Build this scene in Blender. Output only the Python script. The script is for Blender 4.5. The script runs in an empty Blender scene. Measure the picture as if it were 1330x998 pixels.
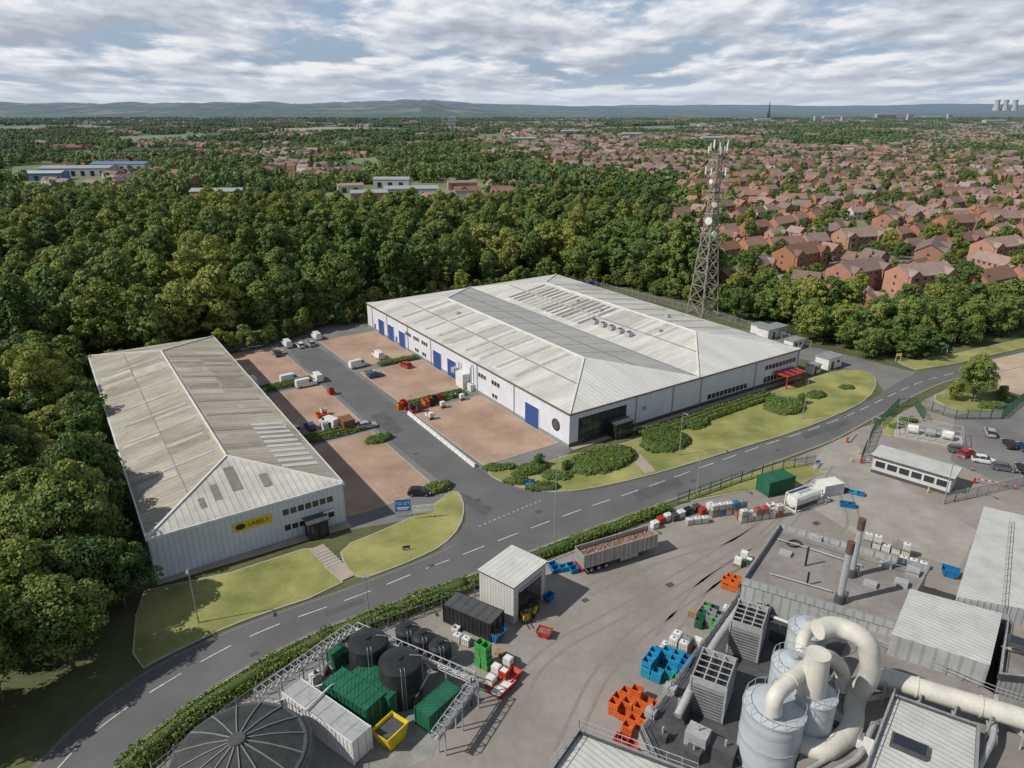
import bpy, math, random
import numpy as np
from mathutils import Vector, Matrix, noise
from mathutils.geometry import tessellate_polygon
random.seed(7); rng=np.random.default_rng(7)
R=math.radians
# ---------------------------------------------------------------- survey: photo measurements -> metres on the ground
F=923.; PITCH=R(21.4); H=65.; sp,cp=math.sin(PITCH),math.cos(PITCH)
def G(px,py,z=0.):
    u=(px-665)/F; v=(499-py)/F
    dz=v*cp-sp; dy=v*sp+cp; t=(H-z)/(-dz)
    return Vector((u*t,dy*t,z))
def Ht(bx,by,ty):
    P=G(bx,by); v=(499-ty)/F
    return H+P.y*(v*cp-sp)/(v*sp+cp)
def PXL(P):
    f=P[1]*cp+(H-P[2])*sp; up=P[1]*sp-(H-P[2])*cp
    return 665+F*P[0]/f, 499-F*up/f
def yaw(a,b):
    A=G(*a);B=G(*b); return math.atan2(B.y-A.y,B.x-A.x)
A2=R(33.6); O2=Vector((11.6,130.2,0)); A1=R(33.4); O1=Vector((-52.2,86.6,0))
def LF(O,a):
    c,s=math.cos(a),math.sin(a)
    return lambda x,y,z=0.: Vector((O.x+c*x-s*y,O.y+s*x+c*y,z))
L1=LF(O1,A1); L2=LF(O2,A2)
# ---------------------------------------------------------------- nodes
def nd(t,typ,props={},ins={}):
    n=t.nodes.new(typ)
    for k,v in props.items(): setattr(n,k,v)
    for k,v in ins.items():
        s=n.inputs[k]
        if isinstance(v,bpy.types.NodeSocket): t.links.new(v,s)
        else: s.default_value=v
    return n
def c4(c,k=1.): return (min(c[0]*k,1),min(c[1]*k,1),min(c[2]*k,1),1)
def mixc(t,f,a,b,bt='MIX'):
    return nd(t,'ShaderNodeMix',{'data_type':'RGBA','blend_type':bt},{0:f,6:a,7:b}).outputs[2]
def math_(t,op,a,b=0.,c=0.): return nd(t,'ShaderNodeMath',{'operation':op},{0:a,1:b,2:c}).outputs[0]
def mrange(t,v,a,b,c=0.,d=1.): return nd(t,'ShaderNodeMapRange',{},{0:v,1:a,2:b,3:c,4:d}).outputs[0]
def haze_tint(t,col,D=6000.):  # aerial haze painted into the base colour by distance from the origin
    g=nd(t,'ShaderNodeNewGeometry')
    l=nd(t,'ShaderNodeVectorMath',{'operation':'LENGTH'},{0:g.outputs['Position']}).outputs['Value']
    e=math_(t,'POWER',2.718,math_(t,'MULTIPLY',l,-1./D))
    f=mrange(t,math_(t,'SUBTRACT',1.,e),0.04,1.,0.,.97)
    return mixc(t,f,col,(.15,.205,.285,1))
MATS={}
def mat(name,col,rough=.75,var=.18,scale=.4,metal=0.,bump=0.,bscale=15.,col2=None,rib=None,ribd=.3,axis='xy',world=False,stretch=None,hz=False,rnd=0.,fine=None,spec=.4,hue=.02,big=None):
    if name in MATS: return MATS[name]
    m=bpy.data.materials.new(name); m.use_nodes=True; t=m.node_tree; t.nodes.clear()
    out=nd(t,'ShaderNodeOutputMaterial')
    tc=nd(t,'ShaderNodeNewGeometry').outputs['Position'] if world else nd(t,'ShaderNodeTexCoord').outputs['Object']
    v=tc
    if stretch: v=nd(t,'ShaderNodeVectorMath',{'operation':'MULTIPLY'},{0:tc,1:stretch}).outputs[0]
    n1=nd(t,'ShaderNodeTexNoise',{},{'Vector':v,'Scale':scale,'Detail':6.,'Roughness':.6})
    f=mrange(t,n1.outputs[0],.32,.68)
    c=mixc(t,f,c4(col,1-var),c4(col2 or col,1+var))
    n2=nd(t,'ShaderNodeTexNoise',{},{'Vector':tc,'Scale':fine or scale*9,'Detail':4.,'Roughness':.7})
    g=mrange(t,n2.outputs[0],.3,.7,1-var*.6,1+var*.4)
    c=mixc(t,1.,c,nd(t,'ShaderNodeCombineColor',{},{0:g,1:g,2:g}).outputs[0],'MULTIPLY')
    if big:
        n4=nd(t,'ShaderNodeTexNoise',{},{'Vector':tc,'Scale':big,'Detail':7.,'Roughness':.6,'Distortion':.4})
        c=mixc(t,mrange(t,n4.outputs[0],.48,.68,0.,.34),c,c4(col,.55))
        n5=nd(t,'ShaderNodeTexNoise',{},{'Vector':tc,'Scale':big*2.7,'Detail':8.,'Roughness':.7})
        c=mixc(t,mrange(t,n5.outputs[0],.5,.7,0.,.35),c,c4(col,1.4))
    if rnd:
        oi=nd(t,'ShaderNodeObjectInfo').outputs['Random']
        hs=nd(t,'ShaderNodeHueSaturation',{},{'Hue':mrange(t,oi,0,1,.5-hue,.5+hue),'Saturation':mrange(t,math_(t,'FRACT',math_(t,'MULTIPLY',oi,7.3)),0,1,1-rnd,1+rnd*.15),'Value':mrange(t,math_(t,'FRACT',math_(t,'MULTIPLY',oi,13.7)),0,1,1-rnd*.6,1+rnd*.45),'Color':c})
        c=hs.outputs[0]
    nrm=None
    if rib:
        s=nd(t,'ShaderNodeSeparateXYZ',{},{0:tc})
        q={'xy':lambda:math_(t,'ADD',s.outputs[0],s.outputs[1]),'x':lambda:s.outputs[0],'y':lambda:s.outputs[1],'z':lambda:s.outputs[2]}[axis]()
        w=math_(t,'SINE',math_(t,'MULTIPLY',q,2*math.pi/rib))
        w=mrange(t,w,.3,.9)
        c=mixc(t,math_(t,'MULTIPLY',w,ribd),c,c4(col,.45))
        nrm=nd(t,'ShaderNodeBump',{},{'Strength':.5,'Distance':.06,'Height':w}).outputs[0]
    elif bump:
        n3=nd(t,'ShaderNodeTexNoise',{},{'Vector':tc,'Scale':bscale,'Detail':5.})
        nrm=nd(t,'ShaderNodeBump',{},{'Strength':bump,'Distance':.1,'Height':n3.outputs[0]}).outputs[0]
    if hz: c=haze_tint(t,c)
    b=nd(t,'ShaderNodeBsdfPrincipled',{},{'Base Color':c,'Roughness':rough,'Metallic':metal,'Specular IOR Level':spec})
    if nrm: t.links.new(nrm,b.inputs['Normal'])
    t.links.new(b.outputs[0],out.inputs[0]); MATS[name]=m; return m
def foliage(name,c1,c2,c3,hz=True,transl=.22):
    m=bpy.data.materials.new(name); m.use_nodes=True; t=m.node_tree; t.nodes.clear()
    out=nd(t,'ShaderNodeOutputMaterial')
    at=nd(t,'ShaderNodeAttribute',{'attribute_name':'tint'}).outputs['Fac']
    oi=nd(t,'ShaderNodeObjectInfo').outputs['Random']
    pos=nd(t,'ShaderNodeNewGeometry').outputs['Position']
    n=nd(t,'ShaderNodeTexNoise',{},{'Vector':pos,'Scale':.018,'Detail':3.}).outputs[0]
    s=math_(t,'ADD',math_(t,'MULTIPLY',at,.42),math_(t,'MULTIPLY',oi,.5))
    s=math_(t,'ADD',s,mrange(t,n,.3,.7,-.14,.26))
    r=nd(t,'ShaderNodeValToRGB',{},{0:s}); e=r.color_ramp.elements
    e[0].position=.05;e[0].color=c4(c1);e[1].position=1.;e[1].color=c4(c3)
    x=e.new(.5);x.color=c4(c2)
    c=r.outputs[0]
    if hz: c=haze_tint(t,c)
    d=nd(t,'ShaderNodeBsdfPrincipled',{},{'Base Color':c,'Roughness':.6,'Specular IOR Level':.2})
    tr=nd(t,'ShaderNodeBsdfTranslucent',{},{'Color':c})
    mx=nd(t,'ShaderNodeMixShader',{},{0:transl,1:d.outputs[0],2:tr.outputs[0]})
    t.links.new(mx.outputs[0],out.inputs[0]); return m
FOL=foliage('foliage',(.058,.105,.03),(.12,.185,.046),(.225,.26,.068))
FOLH=foliage('hedge_foliage',(.08,.135,.03),(.13,.20,.042),(.2,.25,.065))
FOLY=foliage('light_foliage',(.12,.17,.04),(.2,.24,.052),(.3,.31,.08))
BARK=mat('bark',(.14,.12,.09),.9,.3,2.)
asphalt=mat('asphalt',(.115,.115,.12),.85,.14,.12,bump=.15,bscale=30,world=True,fine=3.)
asphalt2=mat('worn_asphalt',(.165,.16,.158),.85,.2,.1,world=True,fine=2.)
yardm=mat('yard_concrete',(.25,.226,.205),.85,.16,.09,world=True,fine=.9,bump=.1,big=.05)
brickm=mat('block_paving',(.33,.215,.155),.85,.18,.12,world=True,col2=(.35,.245,.185),fine=1.6)
grassm=mat('grass',(.175,.2,.052),.9,.2,.12,world=True,col2=(.28,.265,.098),fine=2.2,bump=.4,bscale=8)
kerbm=mat('kerb_stone',(.36,.34,.31),.85,.15,1.,world=True)
white_line=mat('road_paint',(.55,.55,.53),.6,.3,1.5,world=True)
yellow_line=mat('yellow_paint',(.36,.3,.14),.6,.2,1.5,world=True)
wallw=mat('white_cladding',(.6,.615,.67),.5,.07,.3,rib=1.05,ribd=.1)
wallc=mat('corrugated_cladding',(.55,.585,.64),.5,.08,.3,rib=.8,ribd=.2)
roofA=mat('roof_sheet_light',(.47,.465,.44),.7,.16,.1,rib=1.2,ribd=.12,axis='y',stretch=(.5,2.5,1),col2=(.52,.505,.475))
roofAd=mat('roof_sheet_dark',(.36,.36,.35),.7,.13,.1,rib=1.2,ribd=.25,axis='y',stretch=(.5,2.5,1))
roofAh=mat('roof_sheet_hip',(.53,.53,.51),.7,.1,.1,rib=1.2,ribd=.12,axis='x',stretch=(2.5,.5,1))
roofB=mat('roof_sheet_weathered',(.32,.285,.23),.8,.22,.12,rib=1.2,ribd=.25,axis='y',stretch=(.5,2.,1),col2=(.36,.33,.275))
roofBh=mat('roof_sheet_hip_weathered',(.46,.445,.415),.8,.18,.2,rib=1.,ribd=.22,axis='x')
cap=mat('ridge_cap',(.6,.6,.58),.6,.1,1.)
rlight=mat('rooflight_grp',(.37,.36,.32),.5,.18,.5)
pA=mat('roof_panel_pale',(.56,.555,.54),.6,.12,.3,rib=1.2,ribd=.12,axis='y'); pB=mat('roof_panel_dull',(.40,.39,.36),.7,.15,.3,rib=1.2,ribd=.12,axis='y')
rdark=mat('rooflight_dark',(.2,.18,.165),.5,.2,1.)
gutter=mat('gutter',(.15,.1,.09),.5,.1,1.)
bluedoor=mat('blue_door',(.03,.07,.25),.5,.1,1.,rib=.3,ribd=.3,axis='z')
glass=mat('dark_glass',(.025,.03,.04),.12,.2,.6,spec=.7)
frame=mat('white_frame',(.65,.66,.68),.5,.05,1.)
blackm=mat('black_metal',(.022,.023,.026),.5,.3,1.)
darkg=mat('dark_grey',(.07,.072,.078),.6,.2,1.)
greym=mat('grey_metal',(.3,.31,.32),.5,.15,1.,metal=.3)
galv=mat('galvanised_steel',(.42,.43,.44),.5,.15,2.,metal=.3)
whitep=mat('white_paint',(.62,.62,.61),.45,.16,.8)
duct=mat('cream_duct',(.58,.565,.52),.5,.18,.35,col2=(.53,.51,.45))
green=mat('green_paint',(.015,.12,.065),.5,.25,.5,rib=.6,ribd=.3)
greenp=mat('green_plastic',(.06,.28,.07),.5,.15,1.)
greend=mat('dark_green',(.02,.09,.06),.5,.15,1.)
blue=mat('blue_plastic',(.01,.14,.33),.45,.15,1.)
blue2=mat('blue_crate',(.02,.24,.42),.45,.15,1.)
orange=mat('orange_plastic',(.54,.12,.025),.5,.15,1.)
red=mat('red_paint',(.4,.035,.02),.45,.2,1.)
yellow=mat('yellow_paint_skip',(.62,.45,.02),.5,.15,1.)
wood=mat('pallet_wood',(.33,.22,.13),.85,.25,2.)
rust=mat('rust_brown',(.21,.1,.06),.85,.3,.8)
soil=mat('reddish_scrap',(.22,.14,.105),.95,.45,2.,bump=1.,bscale=4)
tanb=mat('black_plastic_tank',(.024,.026,.03),.35,.2,.5)
siloM=mat('silo_grey',(.4,.44,.48),.4,.1,.4,rib=2.4,ribd=.15,axis='z')
froof=mat('felt_roof',(.22,.2,.19),.9,.2,.25,fine=1.5,big=.12)
rubber=mat('rubber',(.02,.02,.02),.8,.1,1.)
# ---------------------------------------------------------------- mesh builder
class MB:
    def __init__(s): s.v=[];s.f=[];s.m=[];s.mats=[];s.T=Matrix.Identity(4)
    def mi(s,m):
        if m not in s.mats: s.mats.append(m)
        return s.mats.index(m)
    def add(s,vs,fs,m):
        b=len(s.v); k=s.mi(m); T=s.T
        s.v+= [tuple(T@Vector(p)) for p in vs]
        for f in fs: s.f.append([b+i for i in f]); s.m.append(k)
    def at(s,x,y,z=0,rz=0): s.T=Matrix.Translation((x,y,z))@Matrix.Rotation(rz,4,'Z'); return s
    def box(s,cx,cy,cz,sx,sy,sz,m,rz=0,top=None):
        c,d=math.cos(rz),math.sin(rz); vs=[]
        for k in (-.5,.5):
            for i,j in((-.5,-.5),(.5,-.5),(.5,.5),(-.5,.5)):
                x,y=i*sx,j*sy; vs.append((cx+c*x-d*y,cy+d*x+c*y,cz+k*sz))
        fs=[(0,3,2,1),(0,1,5,4),(1,2,6,5),(2,3,7,6),(3,0,4,7)]
        s.add(vs,fs+[(4,5,6,7)],m)
        if top: s.m[-1]=s.mi(top)
    def poly(s,pts,m): s.add(pts,[list(range(len(pts)))],m)
    def fill(s,pts,z,m,up=True):
        vv=[Vector((p[0],p[1],z)) for p in pts]
        tr=tessellate_polygon([vv]); fs=[]
        for a,b,c in tr:
            n=(vv[b]-vv[a]).cross(vv[c]-vv[a]).z
            fs.append((a,b,c) if (n>0)==up else (a,c,b))
        s.add(vv,fs,m)
    def prism(s,pts,z0,z1,m,mt=None):
        ar=sum(pts[i][0]*pts[(i+1)%len(pts)][1]-pts[(i+1)%len(pts)][0]*pts[i][1] for i in range(len(pts)))
        if ar<0: pts=pts[::-1]
        n=len(pts)
        s.add([(p[0],p[1],z0) for p in pts]+[(p[0],p[1],z1) for p in pts],[(i,(i+1)%n,n+(i+1)%n,n+i) for i in range(n)],m)
        s.fill(pts,z1,mt or m)
    def cyl(s,x,y,z0,z1,r0,r1,m,n=16,cap=True):
        vs=[(x+math.cos(2*math.pi*i/n)*r,y+math.sin(2*math.pi*i/n)*r,z) for z,r in((z0,r0),(z1,r1)) for i in range(n)]
        fs=[(i,(i+1)%n,n+(i+1)%n,n+i) for i in range(n)]
        if cap: fs+=[list(range(n,2*n)),list(range(n-1,-1,-1))]
        s.add(vs,fs,m)
    def tube(s,pts,r,m,n=8,cap=True):
        pts=[Vector(p) for p in pts]; N=len(pts)
        if not hasattr(r,'__len__'): r=[r]*N
        tan=[]
        for i in range(N):
            a=pts[max(i-1,0)];b=pts[min(i+1,N-1)]; d=(b-a); tan.append(d.normalized() if d.length>1e-6 else Vector((0,0,1)))
        ref=Vector((0,0,1)) if abs(tan[0].z)<.9 else Vector((1,0,0))
        X=tan[0].cross(ref).normalized(); vs=[]
        for i in range(N):
            X=(X-tan[i]*X.dot(tan[i])).normalized(); Y=tan[i].cross(X)
            for k in range(n):
                a=2*math.pi*(k+.5)/n; vs.append(pts[i]+(X*math.cos(a)+Y*math.sin(a))*r[i])
        fs=[(i*n+k,i*n+(k+1)%n,(i+1)*n+(k+1)%n,(i+1)*n+k) for i in range(N-1) for k in range(n)]
        if cap: fs+=[list(range(n-1,-1,-1)),list(range((N-1)*n,N*n))]
        s.add(vs,fs,m)
    def mesh(s,name,smooth=False):
        me=bpy.data.meshes.new(name); me.from_pydata(s.v,[],s.f)
        for m in s.mats: me.materials.append(m)
        me.polygons.foreach_set('material_index',s.m)
        if smooth:
            me.polygons.foreach_set('use_smooth',[True]*len(s.f))
            try: me.set_sharp_from_angle(angle=R(40))
            except Exception: pass
        me.update(); return me
    def obj(s,name,loc=(0,0,0),rz=0,parent=None,smooth=False):
        return place(name,s.mesh(name,smooth),loc,rz,parent)
COL=bpy.context.scene.collection
def place(name,me,loc=(0,0,0),rz=0,parent=None,scale=None):
    o=bpy.data.objects.new(name,me); o.location=loc; o.rotation_euler=(0,0,rz)
    if scale: o.scale=scale if hasattr(scale,'__len__') else (scale,)*3
    COL.objects.link(o)
    if parent: o.parent=parent
    return o
def empty(name,loc=(0,0,0)): 
    o=bpy.data.objects.new(name,None); o.location=loc; o.empty_display_size=.5; COL.objects.link(o); return o
def fillet(pts,r,n=6):
    pts=[Vector(p) for p in pts]; out=[pts[0]]
    for i in range(1,len(pts)-1):
        p=pts[i]; a=(pts[i-1]-p);b=(pts[i+1]-p); rr=min(r,a.length*.49,b.length*.49)
        A=p+a.normalized()*rr;B=p+b.normalized()*rr
        for k in range(n+1):
            u=k/n; out.append(A*(1-u)**2+p*2*u*(1-u)+B*u*u)
    out.append(pts[-1]); return out
def chaikin(p,it=2,closed=True):
    for _ in range(it):
        q=[];n=len(p)
        rngi=range(n) if closed else range(n-1)
        if not closed: q.append(p[0])
        for i in rngi:
            a=p[i];b=p[(i+1)%n]; q.append(a*.75+b*.25); q.append(a*.25+b*.75)
        if not closed: q.append(p[-1])
        p=q
    return p
def W(l,z=0.): return [G(a,b,z) for a,b in l]
def inside(x,y,poly):
    c=False;n=len(poly);j=n-1
    for i in range(n):
        xi,yi=poly[i][0],poly[i][1];xj,yj=poly[j][0],poly[j][1]
        if (yi>y)!=(yj>y) and x<(xj-xi)*(y-yi)/(yj-yi)+xi: c=not c
        j=i
    return c
def offset(pts,d):
    n=len(pts); ar=sum(pts[i][0]*pts[(i+1)%n][1]-pts[(i+1)%n][0]*pts[i][1] for i in range(n)); s=1 if ar>0 else -1
    out=[]
    for i in range(n):
        a=Vector(pts[i-1][:2]);b=Vector(pts[i][:2]);c=Vector(pts[(i+1)%n][:2])
        d1=(b-a).normalized();d2=(c-b).normalized(); nn=Vector((-d1.y-d2.y,d1.x+d2.x))
        if nn.length<1e-4: nn=Vector((-d1.y,d1.x))
        out.append(Vector((b.x,b.y,0))+Vector((nn.normalized().x,nn.normalized().y,0))*d*s)
    return out
def sheet(name,pts,z,m):
    b=MB(); b.fill(pts,z,m); return b.obj(name)
def slab(name,pts,z,m,kerb=True,kw=.22):
    b=MB()
    b.prism(pts,-.02,z,kerbm if kerb else m,m)
    if kerb:
        inn=offset(pts,kw); n=len(pts)
        b.add([(p[0],p[1],z+.012) for p in pts]+[(p[0],p[1],z+.012) for p in inn],[(i,(i+1)%n,n+(i+1)%n,n+i) for i in range(n)],kerbm)
    return b.obj(name)
# ---------------------------------------------------------------- ground
def ground_material():
    m=bpy.data.materials.new('countryside'); m.use_nodes=True; t=m.node_tree; t.nodes.clear()
    out=nd(t,'ShaderNodeOutputMaterial'); pos=nd(t,'ShaderNodeNewGeometry').outputs['Position']
    v=nd(t,'ShaderNodeTexVoronoi',{},{'Vector':pos,'Scale':.003}).outputs['Color']
    s=nd(t,'ShaderNodeSeparateColor',{},{0:v}).outputs[0]
    r=nd(t,'ShaderNodeValToRGB',{},{0:s}); r.color_ramp.interpolation='CONSTANT'; e=r.color_ramp.elements
    e[0].color=(.09,.13,.04,1); e[1].position=.82; e[1].color=(.30,.27,.14,1)
    for p,c in((.3,(.13,.17,.055,1)),(.5,(.07,.1,.032,1)),(.68,(.19,.21,.085,1))): x=e.new(p);x.color=c
    n=nd(t,'ShaderNodeTexNoise',{},{'Vector':pos,'Scale':.0045,'Detail':10.,'Roughness':.68}).outputs[0]
    c=mixc(t,mrange(t,n,.46,.52),r.outputs[0],(.04,.062,.024,1))
    n2=nd(t,'ShaderNodeTexNoise',{},{'Vector':pos,'Scale':.6,'Detail':6.}).outputs[0]
    c=mixc(t,mrange(t,n2,.3,.7,0,.5),c,(.04,.05,.02,1))
    n3=nd(t,'ShaderNodeTexNoise',{},{'Vector':pos,'Scale':.02,'Detail':4.}).outputs[0]
    c=mixc(t,mrange(t,n3,.60,.66,0,.5),c,(.25,.17,.13,1))
    c=haze_tint(t,c)
    b=nd(t,'ShaderNodeBsdfPrincipled',{},{'Base Color':c,'Roughness':.95,'Specular IOR Level':.1})
    t.links.new(b.outputs[0],out.inputs[0]); return m
gm=ground_material()
b=MB(); b.fill([(-60000,-3000),(60000,-3000),(60000,70000),(-60000,70000)],-.03,gm); b.obj('ground')
floor=mat('woodland_floor',(.09,.1,.04),.95,.3,.1,world=True)
sheet('verge_ground',[Vector((-420,10,0)),Vector((420,10,0)),Vector((420,240,0)),G(1100,452),G(900,398),Vector((90,330,0)),Vector((0,440,0)),Vector((-420,440,0))],-.012,floor)
yard=[Vector((-45,20,0)),G(160,1010),G(230,940),G(330,875),G(430,822),G(520,790),G(640,750),G(760,700),G(870,662),G(960,622),G(1050,588),G(1085,574),G(1120,555),G(1155,545),G(1200,520),G(1230,505),G(1400,560),Vector((170,60,0)),Vector((150,20,0))]
sheet('yard_surface',yard,.004,yardm)
stain=mat('worn_concrete',(.29,.268,.245),.85,.16,.2,world=True,big=.08)
b=MB(); b.fill(W([(1070,580),(1100,566),(1185,640),(1270,690),(1245,738),(1120,700),(1030,645)]),.010,stain)
b.obj('concrete_apron')
tyre=mat('tyre_marks',(.215,.194,.176),.85,.08,.5,world=True,fine=1.2)
b=MB()
for l in ([(1060,600),(1000,680),(900,740),(800,800),(700,850),(660,930)],[(1075,604),(1010,700),(900,770),(790,850),(730,980)],[(1050,610),(960,700),(860,720),(760,770)],[(1090,620),(1120,700),(1050,690),(930,740),(860,830)]):
    p=chaikin(W(l),3,False)
    for off in(-.95,.95):
        vs=[]
        for i,a in enumerate(p):
            d=(p[min(i+1,len(p)-1)]-p[max(i-1,0)]).normalized(); nn=Vector((-d.y,d.x,0)); vs+=[a+nn*(off-.2),a+nn*(off+.2)]
        b.add([(v.x,v.y,.016) for v in vs],[(2*i,2*i+1,2*i+3,2*i+2) for i in range(len(p)-1)],tyre)
b.obj('tyre_track_marking')
far=[(-40,1075),(45,993),(90,945),(140,903),(200,864),(260,834),(320,808),(400,781),(480,752),(540,729),(578,712),(620,690),(660,672),(720,645),(760,639),(830,624),(900,604),(960,585),(1030,564),(1090,542),(1130,521),(1160,500),(1190,484),(1240,476),(1330,455),(1420,430)]
near=[(1420,448),(1330,478),(1240,492),(1200,508),(1160,530),(1120,552),(1085,572),(1050,585),(1020,596),(960,618),(880,648),(800,676),(700,713),(600,753),(500,789),(420,817),(330,862),(260,906),(200,952),(150,1000),(100,1060)]
fw=chaikin(W(far),2,False); nw=chaikin(W(near),2,False)
sheet('main_road',fw+nw,.03,asphalt)
court=[L2(-48.3,-4),L2(-20,-12),L2(0,-1),L2(0.2,104),L2(-6,112),L2(-52,112),L2(-48.3,90)]
sheet('estate_court_surface',court,.012,asphalt2)
sheet('estate_road',chaikin([L2(-29,100),L2(-29,50),L2(-29,6),G(586,633),G(606,655),G(604,690),G(560,718),G(620,705),G(700,668),G(760,636),G(700,641),G(655,631),G(628,612),L2(-20,4),L2(-20,50),L2(-20,100)]),.034,asphalt)
lane=[G(1190,484),G(1150,512),G(1142,500),G(1132,486),L2(88,4),L2(82,20),L2(80,60),L2(80,108),L2(0,108),L2(0,116),L2(90,116),L2(92,60),L2(96,30),G(1110,464),G(1165,478)]
sheet('service_lane',lane,.024,asphalt2)
for i,(x0,x1,y0,y1) in enumerate([(-18.5,-.4,3,34),(-18.5,-.4,41,65),(-18.5,-.4,69,97),(-47.5,-30.2,0,29.5),(-47.5,-30.2,36,62.5),(-47.5,-30.2,70,99)]):
    b=MB(); b.fill([L2(x0,y0),L2(x1,y0),L2(x1,y1),L2(x0,y1)],.05,brickm)
    bl=mat('faded_bay_line',(.4,.31,.25),.8,.2,1.,world=True)
    for k in range(int((x1-x0)/2.5)+1):
        for yy in ((y0+.2,y0+5),(y1-5,y1-.2)):
            x=x0+.2+k*2.5; b.fill([L2(x,yy[0]),L2(x+.1,yy[0]),L2(x+.1,yy[1]),L2(x,yy[1])],.056,bl)
    p=[(x0,y0),(x1,y0),(x1,y1),(x0,y1)]
    for q in range(4):
        a=L2(*p[q]);c=L2(*p[(q+1)%4]); mid=(a+c)/2
        b.box(mid.x,mid.y,.035,(c-a).length,.18,.07,kerbm,rz=math.atan2(c.y-a.y,c.x-a.x))
    b.obj('parking_bay_paving')
slab('grass_verge',W([(187,768),(300,744),(392,714),(416,712),(424,738),(446,757),(400,779),(360,792),(320,806),(290,818),(260,832),(230,846),(206,858),(186,869),(172,850),(176,800)]),.12,grassm)
slab('grass_verge',chaikin(W([(440,712),(500,688),(556,662),(585,638),(598,640),(604,660),(599,684),(577,709),(540,727),(500,743),(468,754),(448,738)]),1),.12,grassm)
slab('grass_verge',chaikin(W([(632,612),(655,606),(700,604),(742,590),(830,572),(940,532),(1045,494),(1090,481),(1126,482),(1141,495),(1129,519),(1085,541),(1030,562),(960,583),(900,602),(830,622),(760,637),(710,641),(668,632),(640,622)]),1),.12,grassm)
slab('grass_verge',W([(880,652),(960,621),(1020,600),(1050,604),(1068,615),(1030,635),(960,640),(900,652)]),.12,grassm)
slab('grass_verge',chaikin(W([(1142,547),(1160,540),(1178,560),(1150,570)]),1),.12,grassm)
slab('grass_verge',chaikin(W([(1205,515),(1240,508),(1300,520),(1300,535),(1240,535)]),1),.12,grassm)
slab('grass_verge',W([(1172,474),(1165,470),(1230,462),(1330,440),(1420,418),(1420,426),(1330,452),(1240,473),(1190,481)]),.12,grassm)
slab('hedge_bed',chaikin(W([(150,1012),(210,958),(270,912),(340,868),(430,822),(500,796),(600,760),(700,720),(800,683),(870,658),(870,668),(800,695),(715,730),(640,762),(520,800),(440,835),(350,882),(280,930),(220,985),(190,1015)])),.12,floor)
tan=mat('sandy_ground',(.4,.32,.24),.9,.15,.1,world=True,big=.08)
sheet('gravel_area',W([(1285,468),(1330,458),(1420,445),(1480,520),(1330,515),(1288,502)]),.045,tan)
sheet('car_park_surface',W([(1240,540),(1330,520),(1500,540),(1500,680),(1330,640),(1235,600)]),.018,asphalt2)
path=mat('paving_slabs',(.33,.28,.23),.85,.15,.3,world=True)
b=MB(); pa=G(411,711); pb_=G(452,752); dd_=(pb_-pa); L_=dd_.length; az_=math.atan2(dd_.y,dd_.x); md=(pa+pb_)/2
b.box(md.x,md.y,.11,L_,2.4,.06,path,rz=az_)
for i in range(6):
    a=pa.lerp(pb_,.18+i*.08); b.box(a.x,a.y,.15,.3,2.5,.1,kerbm,rz=az_)
b.obj('garden_steps')
b=MB(); b.fill([L1(0,-.2),L1(29.3,-.2),L1(29.3,-2.4),L1(0,-1.4)],.145,path); b.fill([L2(0,-.2),L2(74,-.2),L2(74,-1.6),L2(0,-1.6)],.14,path); b.fill(W([(806,585),(822,581),(846,606),(851,613),(838,616)]),.142,path); b.obj('footpath')
def resample(p,step):
    out=[p[0]];acc=0
    for a,c in zip(p[:-1],p[1:]):
        L=(c-a).length;d=step-acc
        while d<=L: out.append(a.lerp(c,d/L)); d+=step
        acc=(acc+L)%step
    return out
def dashes(name,pts,dash,gap,w,z,m,rz=None):
    p=resample(pts,.5);b=MB();i=0
    k=int(dash/.5);g=int(gap/.5)
    while i+k<len(p):
        seg=p[i:i+k+1]
        for a,c in zip(seg[:-1],seg[1:]):
            d=(c-a).normalized();n=Vector((-d.y,d.x,0))*w/2
            b.add([(a-n).xy.to_3d()+Vector((0,0,z)),(c-n).xy.to_3d()+Vector((0,0,z)),(c+n).xy.to_3d()+Vector((0,0,z)),(a+n).xy.to_3d()+Vector((0,0,z))],[(0,1,2,3)],m)
        i+=k+g
    return b.obj(name)
cl=[(60,1015),(105,965),(160,922),(220,884),(290,843),(360,811),(430,787),(487,766),(537,745),(585,727),(633,708),(680,690),(725,673),(775,655),(830,637),(912,607),(985,581),(1060,556),(1110,537),(1160,512),(1205,492),(1330,465)]
dashes('centre_line_marking',chaikin(W(cl),2,False),4,2.5,.15,.042,white_line)
dashes('give_way_marking',W([(622,684),(660,668),(708,648)]),.5,.5,.12,.044,white_line)
def edge(pts,off):
    p=resample(pts,1.5);q=[]
    for i in range(len(p)):
        d=(p[min(i+1,len(p)-1)]-p[max(i-1,0)]).normalized(); q.append(p[i]+Vector((-d.y,d.x,0))*off)
    return q
dashes('kerb_line_marking',edge(nw,-.45),1,0,.08,.040,yellow_line)
dashes('kerb_line_marking',edge(fw[:44],-.45),1,0,.08,.040,yellow_line)
b=MB(); q=resample(nw,2.)
for a,c in zip(q[:-1],q[1:]):
    mid=(a+c)/2; b.box(mid.x,mid.y,.07,(c-a).length+.02,.18,.14,kerbm,rz=math.atan2(c.y-a.y,c.x-a.x))
b.obj('kerb')
b=MB()
for px,py,s in [(700,665,1.2),(560,735,1.),(330,850,1.),(900,625,1.),(1010,585,1.),(760,780,1.),(870,760,1.2),(620,650,1.2),(540,590,1.),(1060,680,1.3)]:
    a=G(px,py); b.box(a.x,a.y,.044,s,s*.7,.012,darkg,rz=A2)
b.obj('manhole_cover')
patch=mat('tarmac_repair',(.088,.088,.092),.8,.15,.5,world=True)
b=MB()
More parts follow.
